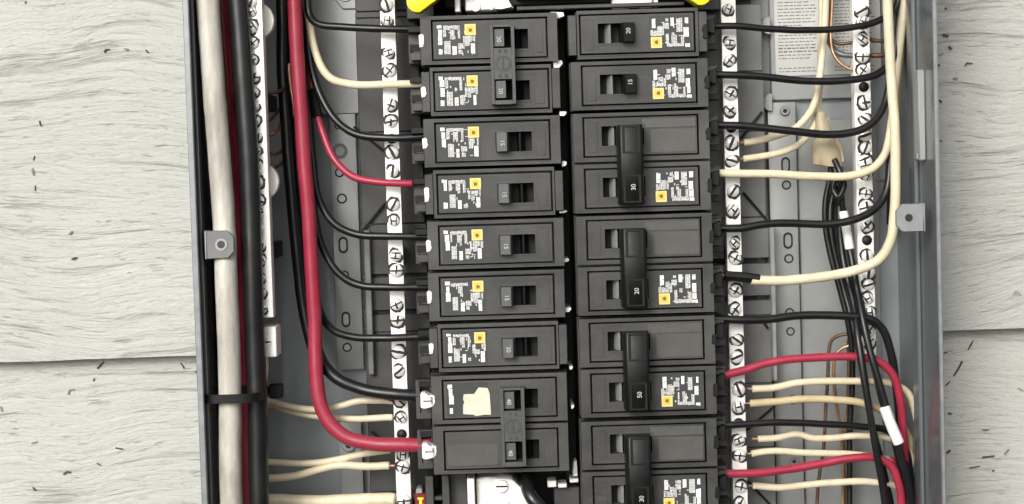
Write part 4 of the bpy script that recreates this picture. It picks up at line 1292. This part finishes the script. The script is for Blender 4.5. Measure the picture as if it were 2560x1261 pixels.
# lugs above the breakers
fr = Frame(1215, 2, 0.030)
lg = thing('feeder_lug', fr(0, 0, -80), 'bright metal feeder lug under the picture edge above the left breakers', 'lug')
m = MB(fr); m.prism([(-52, -24), (25, -24), (36, -19), (70, -20), (46, 12), (46, 120), (-52, 120)], -120, 0, 3); m.build('lug_body', 'lug_metal', lg)
m = MB(fr); m.box(-78, -64, -26, 120, -110, 2, 2); m.build('lug_strip', 'lug_metal', lg)
m = MB(fr); m.cyl(-26, -14, 13, -2, 5, 16, 1); m.cyl(12, -14, 10, -2, 4, 16, 1); m.build('lug_screw', 'screw_metal', lg)
fr = Frame(1587, 0, 0.030)
lg = thing('feeder_lug', fr(0, 0, -80), 'bright metal feeder lug under the picture edge above the right breakers', 'lug')
m = MB(fr); m.prism([(-58, -22), (-16, -22), (-8, -17), (8, -17), (14, -21), (44, -21), (44, 120), (-58, 120)], -120, 0, 3); m.build('lug_body', 'lug_metal', lg)
m = MB(fr); m.box(47, 58, -20, 120, -110, 2, 2); m.build('lug_strip', 'lug_metal', lg)
# main breaker carcass
fr = Frame(1410, -60, 0.022)
mb_ = thing('main_breaker', fr(0, 0, -200), 'dark main breaker body ending above the two breaker columns', 'main breaker')
m = MB(fr); m.box(-300, 318, -64, 230, -210, -60, 3); m.build('body', 'recess_black', mb_)
m = MB(fr); m.box(-124, 132, -50, 220, -60, -8, 3); m.build('front_cover', 'breaker_plastic', mb_)
m = MB(fr); m.frame((-62, 30, -52, 60), (-50, 18, -40, 60), -9, 2); m.build('cover_frame', 'breaker_plastic', mb_)
m = MB(fr); m.box(-120, 300, -80, -70, -120, -20, 2); m.build('cross_bar', 'breaker_plastic', mb_)
for u0, u1 in ((-400, -330), (330, 400)):
    m = MB(fr); m.box(u0, u1, -85, 220, -200, -110, 2); m.build('body_shoulder', 'base_plastic', mb_)
# bottom bay, below the left column
fr = Frame(1110, 1235, 0.040)
bay = thing('moulded_frame', fr(0, 0, -100), 'black moulded frame below the torn sticker breaker', 'plastic frame')
m = MB(fr); m.box(-46, -26, -120, 46, -100, 0, 2); m.build('bay_post', 'breaker_plastic', bay)
m = MB(fr); m.box(-4, 14, -120, 48, -100, 6, 2); m.build('bay_post', 'breaker_plastic', bay)
m = MB(fr); m.box(-26, -4, -18, -8, -90, -10, 1); m.build('bay_step', 'breaker_plastic', bay)
m = MB(fr); m.box(14, 58, -120, 48, -110, -30, 2); m.build('bay_floor', 'base_plastic', bay)
m = MB(fr); m.cyl(-63, 6, 9, -80, -10, 14, 1.5); m.build('bay_pin', 'zinc', bay)
fr = Frame(1255, 1240, 0.030)
bl = thing('neutral_lug', fr(0, 0, -60), 'bright aluminium neutral lug holding a black cable below the left breakers', 'lug')
m = MB(fr); m.box(-86, -68, -120, 50, -90, 22, 2); m.build('lug_strip', 'lug_metal', bl)
m = MB(fr); m.prism([(-64, -120), (-64, 44), (-40, 48), (26, 44), (70, -10), (96, -30), (96, -120)], -110, -6, 4); m.build('lug_body', 'lug_metal', bl)
m = MB(fr); m.prism([(-34, -120), (-14, -14), (16, -14), (40, -120)], -8, 2, 2); m.build('lug_wedge', 'lug_metal', bl)
m = MB(fr); m.cyl(0, 24, 16, -8, 2, 18, 1.5); m.box(-14, 14, 22, 26, 2, 3, 0, 1); m.build('lug_screw', ['lug_metal', 'slot_dark'], bl)
wire('feeder_cable', 'thick black cable curling into the aluminium lug at the bottom', [(1318, 1185, .040), (1318, 1215, .030), (1330, 1245, .025), (1356, 1275, .024), (1400, 1330, .026), (1430, OFFB, .030)], 17, 'cable_black', 'cables below the left breakers', 'cable', seg=16)
fr = Frame(1405, 1212, 0.034)
lt = thing('bus_link', fr(0, 0, -60), 'dark bus link with small bright tips between the columns at the bottom', 'bus link')
for (u0, u1, v0, v1) in ((-36, -14, -6, 10), (-10, 12, -8, 2), (20, 42, 4, 14)):
    m = MB(fr); m.box(u0, u1, v0, v1, -60, 0, 1.5); m.build('link_tip', 'lug_metal', lt)
m = MB(fr); m.prism([(28, 22), (40, 22), (38, 62), (30, 58)], -50, 10, 1); m.build('link_blade', 'lug_metal', lt)
m = MB(fr); m.box(-20, 44, -120, -12, -120, -30, 2); m.build('link_housing', 'base_plastic', lt)
fr = Frame(1051, 1252, 0.040)
rc = thing('crimp_connector', fr(0, 0, -40), 'small dark red connector with a yellow mark at the bottom edge', 'connector')
m = MB(fr); m.box(-14, 14, -30, 18, -60, 0, 2); m.build('connector_body', 'red_plastic', rc)
m = MB(fr); m.prism([(-7, 8), (-7, 3), (-3, 3), (-3, -9), (-8, -9), (-8, -16), (9, -16), (9, -9), (4, -9), (4, 3), (8, 3), (8, 8)], -1, 2); m.build('yellow_mark', 'yellow_plastic', rc)
